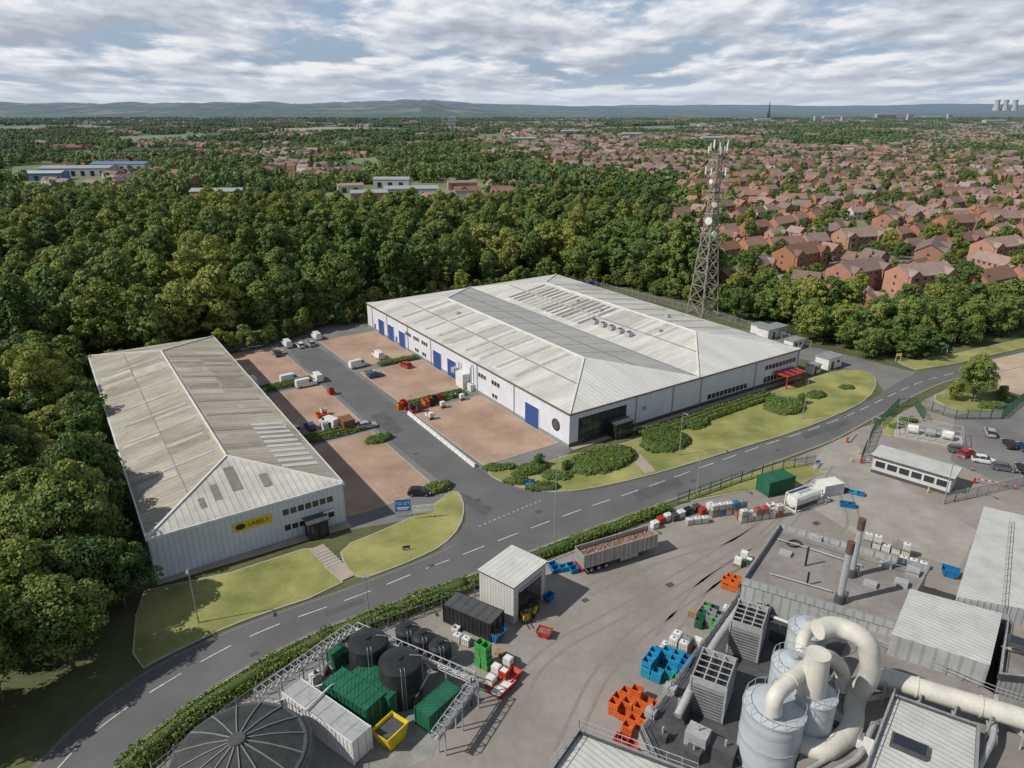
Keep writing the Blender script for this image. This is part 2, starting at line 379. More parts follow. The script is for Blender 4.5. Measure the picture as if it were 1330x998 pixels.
for l in ([(820,640),(880,620),(890,630),(830,652)],[(420,795),(470,777),(474,783),(424,801)],[(600,640),(640,660),(630,672),(596,650)],[(1040,565),(1100,545),(1104,551),(1046,571)],[(480,540),(500,535),(525,560),(508,566)]): b.fill(W(l),.0385,patch)
b.obj('road_repair_patch')
# ---------------------------------------------------------------- warehouses
def panel(b,wall,a0,a1,z0,z1,m,d,X=0,Y=0):
    t=.06
    if wall=='x0': b.box(-d+t/2,(a0+a1)/2,(z0+z1)/2,t,a1-a0,z1-z0,m)
    if wall=='x1': b.box(X+d-t/2,(a0+a1)/2,(z0+z1)/2,t,a1-a0,z1-z0,m)
    if wall=='y0': b.box((a0+a1)/2,-d+t/2,(z0+z1)/2,a1-a0,t,z1-z0,m)
def windows(b,wall,a0,a1,z0,z1,n,X=0,Y=0):
    panel(b,wall,a0,a1,z0,z1,frame,.05,X,Y); w=(a1-a0)/n
    for i in range(n): panel(b,wall,a0+i*w+.1,a0+(i+1)*w-.1,z0+.12,z1-.12,glass,.075,X,Y)
def hip(b,x0,x1,y0,y1,z,rise,ml,mr,mf,mbk):
    xm=(x0+x1)/2;h=(x1-x0)/2
    a,c,d,e=(x0,y0,z),(x1,y0,z),(x1,y1,z),(x0,y1,z); p,q=(xm,y0+h,z+rise),(xm,y1-h,z+rise)
    b.poly([a,p,q,e][::-1],ml) ; b.poly([c,d,q,p],mr); b.poly([a,c,p],mf); b.poly([d,e,q],mbk)
    up=Vector((0,0,.06))
    for s,t in((a,p),(c,p),(d,q),(e,q),(p,q)): b.tube([Vector(s)+up,Vector(t)+up],.22,cap,4)
def slope_panel(b,x0,x1,z,rise,side,xa,xb,ya,yb,m,up=.05):
    h=(x1-x0)/2
    zz=lambda x: z+rise*((x-x0)/h if side=='L' else (x1-x)/h)+up
    b.poly([(xa,ya,zz(xa)),(xb,ya,zz(xb)),(xb,yb,zz(xb)),(xa,yb,zz(xa))],m)
wh=empty('warehouse',O2); wh.rotation_euler=(0,0,A2)
b=MB(); b.prism([(0,0),(74,0),(74,103),(0,103)],0,7.2,wallw)
b.box(37,-.06,.45,74.2,.1,.9,darkg); b.box(-.06,51.5,.35,.1,103.2,.7,greym)
for (cx,cy,sx,sy) in((37,-.12,74.6,.34),(37,103.12,74.6,.34),(-.12,51.5,.34,102.9),(74.12,51.5,.34,102.9)): b.box(cx,cy,7.36,sx,sy,.28,gutter)
b.obj('walls',parent=wh)
rr=random.Random(5)
b=MB(); z=7.5;ri=2.9
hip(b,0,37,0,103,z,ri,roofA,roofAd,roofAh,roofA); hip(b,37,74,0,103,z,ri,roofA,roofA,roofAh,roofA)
for i in range(46):
    bay=rr.choice([0,37]); side=rr.choice('LLR'); y=20+1.2*rr.randint(0,50); n=rr.choice([1.2,2.4,3.6,1.2]); lo=rr.random()<.5
    if bay==0 and side=='R': continue
    xa,xb=((1.2,9) if lo else (9.4,18)) if side=='L' else ((28,35.8) if lo else (19,27.4))
    slope_panel(b,bay,bay+37,z,ri,side,bay+xa,bay+xb,y,y+n,rr.choice([pA,pB,pA]),.02+.0006*i)
for y in np.arange(8,96,7.3):
    if y>19 and y<84: 
        slope_panel(b,0,37,z,ri,'L',2,8.8,y,y+1.1,rlight,.06); slope_panel(b,0,37,z,ri,'L',9.6,17.6,y,y+1.1,rlight,.06)
        slope_panel(b,0,37,z,ri,'R',19.5,35.5,y,y+1.1,rlight)
        slope_panel(b,37,74,z,ri,'R',56.5,72,y,y+1.1,rlight,.06)
for y in np.arange(22,83,2.5):
    if y>45: slope_panel(b,37,74,z,ri,'L',40,46.3,y,y+1.3,rdark if random.random()<.5 else rlight,.06); slope_panel(b,37,74,z,ri,'L',47.3,54,y,y+1.3,rdark if random.random()<.6 else rlight,.06)
slope_panel(b,0,37,z,ri,'L',9.1,9.3,9.3,93,darkg,.07); slope_panel(b,0,37,z,ri,'R',27.6,27.8,9.3,93,darkg,.07); slope_panel(b,37,74,z,ri,'L',46.6,46.8,9.3,93,darkg,.07)
b.box(37,51.5,z+.06,.8,102,.12,greym)
for y in (30,33.5,37,40.5,44): b.box(43,y,z+1.5,1.6,1.8,1.1,galv); b.cyl(43,y,z+2.05,z+2.2,.6,.6,darkg,12)
for y,x in((50,50),(62,51),(70,14),(35,62),(26,50)): b.box(x,y,z+2.2,1.2,1.2,1.,galv)
b.obj('roof',parent=wh)
b=MB()
def rdoor(y,w,h,m=bluedoor):
    panel(b,'x0',y-w/2-.15,y+w/2+.15,0,h+.15,frame,.1); panel(b,'x0',y-w/2,y+w/2,0.02,h,m,.13)
rdoor(13.1,5,4.8); rdoor(48.7,4.4,4.6); rdoor(56.6,4.4,4.6); rdoor(78,4,4.6);rdoor(85.6,4.,4.6); rdoor(92.5,4.,4.6)
for y0 in (26,32,62,67,72): windows(b,'x0',y0,y0+3.6,4.3,5.6,3)
for y0 in (27,63,67.5): windows(b,'x0',y0,y0+2.4,1.1,2.3,2)
for y0 in (40,44,81.5,97): panel(b,'x0',y0,y0+1,0.02,2.1,bluedoor,.1)
for y0 in (20,36,60,74,88,99): b.tube([(-.16,y0,.1),(-.16,y0,7.1)],.09,greym,6)
b.box(-1.1,41.5,1.9,1.8,3.6,3.8,whitep); b.box(-.7,38.,.9,1.2,1.6,1.8,whitep); b.box(-.8,46,3.,1.2,1.4,1.2,galv)
b.tube([(-.7,38,1.8),(-.7,38,6),(-.3,38,6.6)],.22,galv,10); b.tube([(-.6,44,.1),(-.6,44,5.5)],.2,galv,10)
n=28;b.add([(-.09,4.5+math.cos(2*math.pi*i/n)*1.35,3.5+math.sin(2*math.pi*i/n)*1.35) for i in range(n)],[list(range(n))[::-1]],blackm)
b.add([(-.11,4.5+math.cos(2*math.pi*i/n)*1.05,3.5+math.sin(2*math.pi*i/n)*1.05) for i in range(n)],[list(range(n))[::-1]],darkg)
panel(b,'y0',2.3,15.2,.3,6.,blackm,.08)
for r_ in range(3):
    for i in range(7): panel(b,'y0',2.5+i*1.8,4.15+i*1.8,.5+r_*1.85,2.15+r_*1.85,glass,.12)
b.box(12.6,-1.4,1.8,4.6,2.6,3.3,blackm)
for i in range(3): b.box(11.2+i*1.4,-2.75,1.7,1.2,.1,2.6,glass)
b.box(12.6,-1.4,3.55,5.,3.,.2,darkg)
windows(b,'y0',40.5,54.5,1.1,2.6,10); windows(b,'y0',60.5,72.5,4.3,5.7,9); windows(b,'y0',60.5,72.5,1.0,2.7,9)
for x in (18,29,38,57,73.4): b.tube([(x,-.18,.1),(x,-.18,7.1)],.09,greym,6)
b.box(67.5,-2.3,3.3,7.5,4.4,.22,red,top=red)
for x in(64,67.5,71): b.box(x,-4.3,1.65,.25,.25,3.2,red)
for i in range(3): b.box(65.3+i*2.2,-2.3,3.44,.9,4.,.08,glass)
b.obj('doors_and_windows',parent=wh)
ws=empty('warehouse',O1); ws.rotation_euler=(0,0,A1)
b=MB(); b.prism([(0,0),(29.2,0),(29.2,95),(0,95)],0,7.1,wallc)
for (cx,cy,sx,sy) in((14.6,-.1,29.7,.3),(14.6,95.1,29.7,.3),(-.1,47.5,.3,94.9),(29.3,47.5,.3,94.9)): b.box(cx,cy,7.2,sx,sy,.4,whitep)
b.obj('walls',parent=ws)
b=MB(); z=7.42;ri=2.7
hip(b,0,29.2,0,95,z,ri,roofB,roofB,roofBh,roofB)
ro=mat('rooflight_old',(.26,.24,.2),.6,.2,.5); rn=mat('rooflight_new',(.5,.5,.48),.6,.1,1.)
pC=mat('roof_stained_a',(.27,.24,.19),.8,.25,.3,rib=1.2,ribd=.2,axis='y'); pD=mat('roof_stained_b',(.41,.38,.33),.8,.2,.3,rib=1.2,ribd=.2,axis='y')
for i in range(34):
    side=rr.choice('LR'); y=15+1.2*rr.randint(0,52); lo=rr.random()<.5
    xa,xb=((.8,6.9) if lo else (7.2,14.)) if side=='L' else ((22.2,28.4) if lo else (15.2,21.8))
    slope_panel(b,0,29.2,z,ri,side,xa,xb,y,y+rr.choice([1.2,2.4,4.8]),rr.choice([pC,pD]),.02+.0008*i)
for y in np.arange(18,78,8.2):
    slope_panel(b,0,29.2,z,ri,'L',2,13.4,y,y+1.2,rlight,.06); slope_panel(b,0,29.2,z,ri,'R',15.6,27.5,y,y+1.1,ro,.06)
slope_panel(b,0,29.2,z,ri,'L',6.95,7.12,7.2,88,ro,.07)
for y in np.arange(26,46,2.2): slope_panel(b,0,29.2,z,ri,'R',22,28.,y-18,y-16.9,rn,.065)
for x,w,l0,l1 in((10.3,1.1,4,8),(13.2,1.6,5,11.5),(17.8,1.3,4,7.5),(8.,.9,3,5.5)):
    zz=lambda y: z+ri*y/14.6+.06
    b.poly([(x,l0,zz(l0)),(x+w,l0,zz(l0)),(x+w,l1,zz(l1)),(x,l1,zz(l1))],rdark)
b.obj('roof',parent=ws)
b=MB()
windows(b,'y0',19.0,27.4,4.4,5.7,7); windows(b,'y0',19.0,27.4,1.6,2.9,7)
panel(b,'y0',11.6,17.4,4.1,5.6,yellow,.1)
b.box(23.8,-1.3,1.5,3.2,2.4,2.9,blackm); b.box(23.8,-1.3,3.05,3.6,2.8,.18,darkg)
for i in range(2): b.box(23.1+i*1.4,-2.55,1.45,1.15,.1,2.4,glass)
b.box(26.3,-.6,3.2,2.,.12,.3,whitep); b.tube([(20,-1,3.3),(22,-1,3.3)],.05,whitep)
for y in (20,45,70): panel(b,'x1',y,y+4,0.02,4.4,bluedoor,.1,29.2)
for y in (8,30,36,55,60,80): windows(b,'x1',y,y+3,3.2,4.4,3,29.2)
for y in range(6,95,12): b.tube([(29.35,y,.1),(29.35,y,7)],.08,greym,6); b.tube([(-.15,y,.1),(-.15,y,7)],.08,greym,6)
b.obj('doors_and_windows',parent=ws)
def text(s,loc,size,rx,rz,m,parent=None,name='lettering'):
    c=bpy.data.curves.new(name,'FONT'); c.body=s; c.size=size; c.align_x='CENTER'; c.align_y='CENTER'; c.extrude=.01; c.materials.append(m)
    o=bpy.data.objects.new(name,c); o.location=loc; o.rotation_euler=(rx,0,rz); COL.objects.link(o); o.parent=parent; return o
text('LABELS',(15.3,-.13,4.85),.95,R(90),0,blackm,ws)
n=20; e=MB(); e.add([(12.6+math.cos(2*math.pi*i/n)*.75,-.12,4.85+math.sin(2*math.pi*i/n)*.5) for i in range(n)],[list(range(n))],blackm); e.obj('sign_emblem',parent=ws)
text('23',(20.4,-.13,3.9),1.2,R(90),0,blackm,wh)
# ---------------------------------------------------------------- foliage meshes
def leaf_mesh(name,C,Rr,per,leaf,sq,seed,mats,trunk=None,tint=None,inner=.1):
    r=np.random.default_rng(seed); n=len(C); N=n*per
    ci=np.repeat(np.arange(n),per)
    d=r.normal(size=(N,3)); d[:,2]=np.where((d[:,2]<-.3)&(r.random(N)<.6),-d[:,2],d[:,2]); d/=np.linalg.norm(d,axis=1)[:,None]
    rad=np.where(r.random(N)<inner,r.uniform(.2,.7,N),r.uniform(.85,1.06,N))
    p=C[ci]+d*Rr[ci][:,None]*rad[:,None]*np.array([1,1,sq])
    nn=d+r.normal(size=(N,3))*.3; nn/=np.linalg.norm(nn,axis=1)[:,None]
    a=np.cross(nn,r.normal(size=(N,3))); a/=np.linalg.norm(a,axis=1)[:,None]; bb=np.cross(nn,a)
    s=(leaf*r.uniform(.55,1.25,N))[:,None]
    V=np.stack([p-a*s*.6-bb*s*.25,p+a*s*.1-bb*s*.6,p+a*s*.65+bb*s*.1,p-a*s*.05+bb*s*.6],1).reshape(-1,3)
    if tint is None: tint=r.random(n)
    ti=np.repeat(np.clip(tint[ci]*.75+r.random(N)*.25,0,1),4)
    tv=[];tf=[]
    if trunk: tv=trunk.v; tf=trunk.f
    nv=len(V)
    me=bpy.data.meshes.new(name)
    me.vertices.add(nv+len(tv)); allv=np.concatenate([V,np.array(tv).reshape(-1,3)]) if len(tv) else V
    me.vertices.foreach_set('co',allv.astype(np.float32).ravel())
    li=list(range(nv)); st=list(range(0,nv,4)); mi=[0]*N
    for f in tf: st.append(len(li)); li+=[nv+i for i in f]; mi.append(1)
    me.loops.add(len(li)); me.loops.foreach_set('vertex_index',li)
    me.polygons.add(len(st)); me.polygons.foreach_set('loop_start',st); me.polygons.foreach_set('material_index',mi)
    for m in mats: me.materials.append(m)
    at=me.attributes.new('tint','FLOAT','POINT'); at.data.foreach_set('value',np.concatenate([ti,np.zeros(len(tv))]).astype(np.float32))
    me.update(calc_edges=True); me.validate(); return me
def tree_mesh(name,h,r,ncl,per,leaf,seed,mf=None,base=.22):
    q=np.random.default_rng(seed); C=[];Rr=[]
    hc=h*(1-base)/2; cz=h*base+hc
    k=q.uniform(0,6,3)
    for i in range(ncl):
        th=q.uniform(0,2*math.pi); u=q.uniform(-.92,1.0)
        prof=math.sqrt(max(0,1-abs(u)**2.4))*(1-.12*u)
        lob=1+.2*math.sin(3*th+k[0])+.14*math.sin(5*th+k[1]+3*u)
        rr=prof*r*lob*(q.uniform(.72,1.0) if q.random()<.78 else q.uniform(.2,.7))
        cr=r*q.uniform(.17,.36)
        C.append((math.cos(th)*max(rr-cr*.6,0),math.sin(th)*max(rr-cr*.6,0),cz+u*hc*.9+q.uniform(-.3,.3))); Rr.append(cr)
    C=np.array(C);Rr=np.array(Rr)
    t=MB(); t.tube([(0,0,-.2),(q.uniform(-.2,.2),q.uniform(-.2,.2),h*.35),(q.uniform(-.4,.4),q.uniform(-.4,.4),h*.75)],[.028*h*.7,.02*h*.7,.008*h],BARK,7)
    for i in range(7):
        c=C[int(q.integers(len(C)))]; z0=h*q.uniform(.2,.5)
        t.tube([(0,0,z0),(c[0]*.5,c[1]*.5,z0+(c[2]-z0)*.6),tuple(c)],[.12+h*.004,.1,.04],BARK,5)
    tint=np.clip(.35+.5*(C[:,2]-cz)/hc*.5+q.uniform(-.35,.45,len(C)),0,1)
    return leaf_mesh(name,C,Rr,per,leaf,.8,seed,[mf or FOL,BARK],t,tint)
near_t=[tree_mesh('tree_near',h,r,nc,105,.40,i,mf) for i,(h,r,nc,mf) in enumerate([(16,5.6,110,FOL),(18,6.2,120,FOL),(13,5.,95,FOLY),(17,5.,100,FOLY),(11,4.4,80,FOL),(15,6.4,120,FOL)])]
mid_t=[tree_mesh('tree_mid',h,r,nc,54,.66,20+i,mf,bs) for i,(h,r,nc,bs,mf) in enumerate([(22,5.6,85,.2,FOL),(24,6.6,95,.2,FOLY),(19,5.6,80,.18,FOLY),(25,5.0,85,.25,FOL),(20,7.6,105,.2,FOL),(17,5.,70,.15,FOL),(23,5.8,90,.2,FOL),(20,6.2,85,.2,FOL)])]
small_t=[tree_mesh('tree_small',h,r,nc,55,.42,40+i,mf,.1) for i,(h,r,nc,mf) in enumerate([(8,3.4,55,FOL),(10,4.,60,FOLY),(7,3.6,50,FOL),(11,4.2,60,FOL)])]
def vis(x,y,k=.92,m=40): return abs(x)<y*k+m and y>5
def scat(poly,s,q):
    xs=[p[0] for p in poly];ys=[p[1] for p in poly];out=[]
    for y in np.arange(min(ys),max(ys),s):
        for x in np.arange(min(xs),max(xs),s):
            a,c=x+q.uniform(-.45,.45)*s,y+q.uniform(-.45,.45)*s
            if vis(a,c) and inside(a,c,poly): out.append((a,c))
    return out
q=random.Random(3)
def put(meshes,x,y,name='broadleaf_tree',parent=None,s=(.85,1.15),zs=None):
    k=q.uniform(*s); return place(name,q.choice(meshes),(x,y,-.05),q.uniform(0,6.28),parent,(k*q.uniform(.85,1.15),k*q.uniform(.85,1.15),(zs or 1)*k*q.uniform(.88,1.12)))
lw=[L1(-5.2,2),L1(-5.4,60),L1(-5.5,108),L1(-60,130),Vector((-330,190,0)),Vector((-200,40,0)),G(-160,1150),G(5,985),G(72,920),G(133,870),G(168,838),G(168,790)]
for x,y in scat(lw,7.2,q): put(near_t,x,y,s=(.68,1.08))
for t_ in range(4,100,5):
    p=L1(-4.6+q.uniform(-.5,.3),t_); put(small_t,p.x,p.y,s=(.7,1.1))
fp=[L1(-60,131),L1(-6,109),L1(10,101),L1(45,106),L2(-12,114),L2(-2,112),L2(20,121),L2(70,123),L2(88,122),L2(104,96),L2(108,66),G(920,375),G(880,352),G(858,330),G(872,296),G(868,268),G(740,264),G(620,284),G(500,290),G(400,284),G(330,276),G(200,286),G(60,292),G(-60,280),G(-300,285),Vector((-340,190,0))]
wood_par=empty('woodland')
for x,y in scat(fp,8.9,q):
    k=1. if y<330 else max(.74,1-(y-330)/420)
    if noise.noise(Vector((x*.02,y*.02,7)))>.42: k*=.7
    put(mid_t,x,y,'woodland_tree',wood_par,s=(.66*k,1.12*k))
edgep=[L1(-4,104),L1(20,99),L1(45,103),L2(-12,110),L2(-3,109),L2(20,119),L2(70,120),L2(88,119),L2(103,96),L2(107,66)]
for p in resample(edgep,4.): put(small_t,p.x+q.uniform(-1,1),p.y+q.uniform(-1,1),'shrub',wood_par,s=(.5,.9))
band=[G(925,410),G(985,418),G(1060,442),G(1120,466),G(1180,468),G(1235,456),G(1290,440),G(1340,424),G(1500,396),G(1500,380),G(1340,398),G(1200,412),G(1120,420),G(1000,394),G(930,383)]
for x,y in scat(band,5.8,q): put(small_t,x,y,'broadleaf_tree',s=(.7,1.4))
for px,py,s,ms in [(1262,522,1.15,near_t[0:1]),(1300,520,.5,small_t),(1240,520,.5,small_t),(885,372,1.3,small_t),(850,372,1.4,small_t),(820,372,1.2,small_t),(1050,445,1.2,small_t),(955,415,1.,small_t)]:
    a=G(px,py); k=s; place('broadleaf_tree',q.choice(ms),(a.x,a.y,0),q.uniform(0,6),None,(k*.6,k*.6,k*.62) if ms is not small_t else (k,k,k))
def grove(seed,size=72,n=50):
    r=np.random.default_rng(seed); C=[];Rr=[];T=[]
    for i in range(n):
        x,y=r.uniform(-size/2,size/2,2); h=r.uniform(8,15); rad=r.uniform(3.2,5.6); t=r.random()
        for k in range(4):
            C.append((x+r.uniform(-.5,.5)*rad,y+r.uniform(-.5,.5)*rad,h-rad*.8-r.uniform(0,4)));Rr.append(rad*.72);T.append(min(1,max(0,t+r.uniform(-.15,.15))))
    return leaf_mesh('grove',np.array(C),np.array(Rr),20,1.8,.9,seed,[FOL],None,np.array(T),.05)
groves=[grove(100+i) for i in range(5)]
line_g=[grove(120+i,44,15) for i in range(3)]
# houses
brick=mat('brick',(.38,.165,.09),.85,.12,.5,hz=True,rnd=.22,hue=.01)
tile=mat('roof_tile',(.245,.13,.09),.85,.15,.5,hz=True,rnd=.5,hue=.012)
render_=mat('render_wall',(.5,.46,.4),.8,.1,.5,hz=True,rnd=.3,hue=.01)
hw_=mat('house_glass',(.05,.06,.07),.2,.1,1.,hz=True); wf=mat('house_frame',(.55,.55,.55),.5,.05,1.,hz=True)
def gable(b,cx,cy,sx,sy,z0,rise,ov,mt,mw,axis='x'):
    if axis=='x':
        x0,x1,y0,y1=cx-sx/2-ov,cx+sx/2+ov,cy-sy/2-ov,cy+sy/2+ov; dz=rise*ov/(sy/2)
        b.add([(x0,y0,z0-dz),(x1,y0,z0-dz),(x1,cy,z0+rise),(x0,cy,z0+rise),(x0,y1,z0-dz),(x1,y1,z0-dz)],[(0,1,2,3),(3,2,5,4)],mt)
        b.add([(x0,y0,z0-dz-.15),(x1,y0,z0-dz-.15),(x1,cy,z0+rise-.15),(x0,cy,z0+rise-.15),(x0,y1,z0-dz-.15),(x1,y1,z0-dz-.15),(x0,y0,z0-dz-.01),(x1,y0,z0-dz-.01)],[(3,2,1,0),(4,5,2,3),(0,1,7,6)],wf)
        for x in(cx-sx/2,cx+sx/2): b.poly([(x,cy-sy/2,z0),(x,cy+sy/2,z0),(x,cy,z0+rise-.05)],mw)
    else:
        x0,x1,y0,y1=cx-sx/2-ov,cx+sx/2+ov,cy-sy/2-ov,cy+sy/2+ov; dz=rise*ov/(sx/2)
        b.add([(x0,y0,z0-dz),(cx,y0,z0+rise),(cx,y1,z0+rise),(x0,y1,z0-dz),(x1,y0,z0-dz),(x1,y1,z0-dz)],[(0,1,2,3),(1,4,5,2)],mt)
        for y in(cy-sy/2,cy+sy/2): b.poly([(cx-sx/2,y,z0),(cx+sx/2,y,z0),(cx,y,z0+rise-.05)],mw)
def win(b,x,y,z,w,h,face):
    s=-1 if face=='f' else 1
    b.box(x,y+s*.04,z,w+.16,.1,h+.16,wf); b.box(x,y+s*.08,z,w,.1,h,hw_)
def house(kind):
    b=MB(); mw=render_ if kind==5 else brick
    W_,D,E,Rz={0:(8,7.5,5,2.8),1:(11,7.5,5,2.8),2:(6.5,9,5.2,2.6),3:(18,8,5,2.9),4:(22,11,8,3.2),5:(8.5,7.5,5,2.8)}[kind]
    b.box(0,0,E/2,W_,D,E,mw)
    if kind==2: gable(b,0,0,W_,D,E,Rz,.35,tile,mw,'y')
    else: gable(b,0,0,W_,D,E,Rz,.35,tile,mw)
    if kind in(1,4,0):
        g=3.4 if kind!=4 else 5
        for gx in ([W_/2-g/2-.2] if kind!=4 else [-W_/2+g/2+.3,W_/2-g/2-.3]):
            b.box(gx,-D/2-.6,E/2-.02,g,1.2,E,mw); gable(b,gx,-D/2+1,g,4.4,E,1.9,.25,tile,mw,'y')
            for z in ([1.4,3.9] if kind!=4 else [1.4,4.1,6.7]): win(b,gx,-D/2-1.2,z,1.9,1.2,'f')
    nwin=max(2,int(W_/2.8)); fl=[1.4,3.9] if kind!=4 else [1.4,4.1,6.7]
    for z in fl:
        for i in range(nwin):
            x=-W_/2+W_*(i+.5)/nwin
            win(b,x,-D/2,z,1.3,1.15,'f'); win(b,x,D/2,z,1.3,1.15,'b')
    for z in fl: b.box(-W_/2-.03,0.3,z,.1,1.,1.,hw_)
    b.box(-W_/2+1.2,-D/2-.08,1.05,.95,.12,2.1,wf)
    b.box(-W_/2+1.2,-D/2-.5,2.3,1.6,1.,.12,tile)
    b.box(W_/2-.6,.4,E+Rz*.8,.6,.8,1.6,mw); b.cyl(W_/2-.6,.4,E+Rz*.8+.8,E+Rz*.8+1.2,.14,.12,brick,6)
    if kind in(0,2): b.box(W_/2+1.6,-.8,1.2,3,5.4,2.4,mw); gable(b,W_/2+1.6,-.8,3,5.4,2.4,1.5,.2,tile,mw,'y'); b.box(W_/2+1.6,-3.55,1.05,2.3,.1,2.1,wf)
    return b.mesh('brick_house')
hm=[house(k) for k in range(6)]
dist=W([(850,340),(905,365),(960,384),(1010,394),(1120,418),(1200,408),(1330,394),(1600,374),(1600,212),(1250,200),(1000,197),(700,203),(680,208),(760,222),(870,245),(900,262),(868,300)])
garden=mat('garden_ground',(.13,.16,.06),.95,.35,.05,world=True,col2=(.2,.18,.12),hz=True,fine=.5)
sheet('garden_ground',dist,-.004,garden)
houses_par=empty('distant_houses')
base=G(1130,420); ang=R(24)
hroad=MB(); nh=0; hpos=[]
estroad=mat('estate_tarmac',(.2,.19,.185),.85,.15,.2,world=True,hz=True)
def warp(s,t):
    s2=s+20*math.sin(t/70+1); t2=t+22*math.sin(s/75)+11*math.sin(s/31+t/60)
    c,d=math.cos(ang),math.sin(ang); return Vector((base.x+c*s2-d*t2,base.y+d*s2+c*t2,0))
blocks=[(1112,326,.25),(1205,346,1.0),(1292,340,.4),(1110,374,.5),(1190,380,.3),(1240,306,.2),(1035,350,.6),(1150,300,.9),(1300,300,.1)]
bpos=[G(a,c) for a,c,_ in blocks]
for k in range(-12,34):
    t0=k*50
    prev=None
    for s in np.arange(-900,1300,5.5):
        p=warp(s,t0)
        ok=vis(p.x,p.y,.85,20) and inside(p.x,p.y,dist) and math.sin(s/90+k*2.1)>-.88
        if ok and prev is not None:
            d=(p-prev).normalized();n_=Vector((-d.y,d.x,0))*3.2
            hroad.add([prev-n_,p-n_,p+n_,prev+n_],[(0,1,2,3)],estroad)
        prev=p if ok else None
    for side in(-1,1):
        s=-900+q.uniform(0,8)
        while s<1300:
            kind=q.choices([0,1,2,3,5],[4,4,3,2,.7])[0]; wd={0:11,1:11,2:10,3:18,5:9}[kind]
            s+=wd/2+q.uniform(2,6)
            o_=q.uniform(11.,15.)
            p=warp(s,t0+side*o_); p2=warp(s+2,t0+side*12); p1=warp(s-2,t0+side*12)
            s+=wd/2
            if not(vis(p.x,p.y,.85,20) and inside(p.x,p.y,dist)) : continue
            if q.random()<.12 or any((p-bb).length<19 for bb in bpos): continue
            a=math.atan2(p2.y-p1.y,p2.x-p1.x)+(math.pi if side<0 else 0)+q.uniform(-.06,.06)
            if q.random()<.14: a+=math.pi/2
            near_=p.y<520
            place('brick_house',hm[kind],(p.x,p.y,0),a,None if near_ else houses_par,q.uniform(.95,1.1)); nh+=1; hpos.append((p.x,p.y))
hroad.v=[(x,y,.01) for x,y,_ in hroad.v]; hroad.obj('residential_road')
for (px,py,r_),a in zip(blocks,bpos): place('apartment_block',hm[4],(a.x,a.y,0),r_)
for x,y in scat(dist,10.,q):
    if q.random()<.8 and all((x-a)**2+(y-c)**2>38 for a,c in hpos) and all((Vector((x,y,0))-bb).length>13 for bb in bpos): put(small_t,x,y,'garden_tree',wood_par,s=(.4,1.1))
def hpatch(seed):
    r=random.Random(seed); b=MB()
    for i in range(12):
        b.at(r.uniform(-36,36),r.uniform(-36,36),0,r.choice([.3,1.87])+r.uniform(-.2,.2)); w=r.choice([9,14,20])
        b.box(0,0,2.5,w,7.5,5,brick if r.random()<.75 else render_); gable(b,0,0,w,7.5,5,2.8,.3,tile,brick)
    return b.mesh('houses')
hp=[hpatch(i) for i in range(5)]
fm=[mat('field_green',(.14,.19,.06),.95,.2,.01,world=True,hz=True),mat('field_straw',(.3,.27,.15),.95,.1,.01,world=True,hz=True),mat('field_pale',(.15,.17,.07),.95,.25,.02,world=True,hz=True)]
fields=[([(455,206),(520,204),(530,220),(450,222)],0),([(20,216),(75,214),(80,228),(0,230)],2),([(340,168),(430,165),(560,168),(520,172),(380,173)],1),([(600,176),(660,174),(690,180),(620,184)],0),([(140,178),(260,174),(290,180),(150,186)],0),([(420,185),(470,183),(480,189),(420,192)],2),([(-50,166),(120,162),(160,167),(-40,171)],2),([(760,166),(900,163),(930,168),(780,171)],0),([(430,240),(600,236),(625,272),(410,276)],2),([(250,250),(330,247),(340,266),(245,268)],2),([(20,226),(190,218),(215,244),(10,254)],2)]
FP=[]
for l,k in fields: p=W(l); FP.append(p); sheet('field',p,.02+.004*len(FP),fm[k])
far_w=empty('distant_woodland')
sheds=[(105,228,66,26,8),(60,234,36,18,7),(160,222,56,22,8),(480,262,26,13,7),(535,256,40,15,7),(570,262,22,12,6),(455,250,20,11,6),(510,243,30,14,7),(285,262,36,13,8),(600,246,24,11,6)]
shp=[G(a,c) for a,c,*_ in sheds]
for yy in np.arange(400,3800,60):
    for xx in np.arange(-3300,3300,60):
        x=xx+q.uniform(-16,16);y=yy+q.uniform(-16,16)
        if not vis(x,y,.84,60) or inside(x,y,fp) or inside(x,y,dist): continue
        if y<480 and x>-250*y/400: continue
        P_=Vector((x,y,0))
        ins=[i for i,f in enumerate(FP) if inside(x,y,f) or inside(x,y-26,f) or inside(x,y+26,f)]
        if ins:
            if min(ins)>=8 and all((P_-s_).length>48 for s_ in shp):
                if q.random()<.45: place('grove',q.choice(line_g),(x,y,0),q.uniform(0,6),far_w,.75)
                elif q.random()<.5: place('houses',q.choice(hp),(x,y,0),q.uniform(0,3),houses_par)
            continue
        px,py=PXL((x,y,0)); nval=noise.noise(Vector((x*.0026,y*.0026,3.3))); n2=noise.noise(Vector((x*.0045,y*.003,9.1)))
        hpb=.05+(.5 if px>600 and py<205 else 0)+(.32 if px>330 else .2)
        if n2>-.02 and q.random()<hpb*1.4:
            place('houses',q.choice(hp),(x,y,0),q.uniform(0,3),houses_par)
            if q.random()<.75: place('grove',q.choice(line_g),(x,y,0),q.uniform(0,6),far_w,.85)
            continue
        if nval>.26 and px<700: 
            if q.random()<.5: place('grove',q.choice(line_g),(x,y,0),q.uniform(0,6),far_w)
            continue
        if y>1500 and q.random()<.36: continue
        place('grove',q.choice(groves),(x,y,-2),q.uniform(0,6),far_w,(1,1,q.uniform(.6,1.3)))
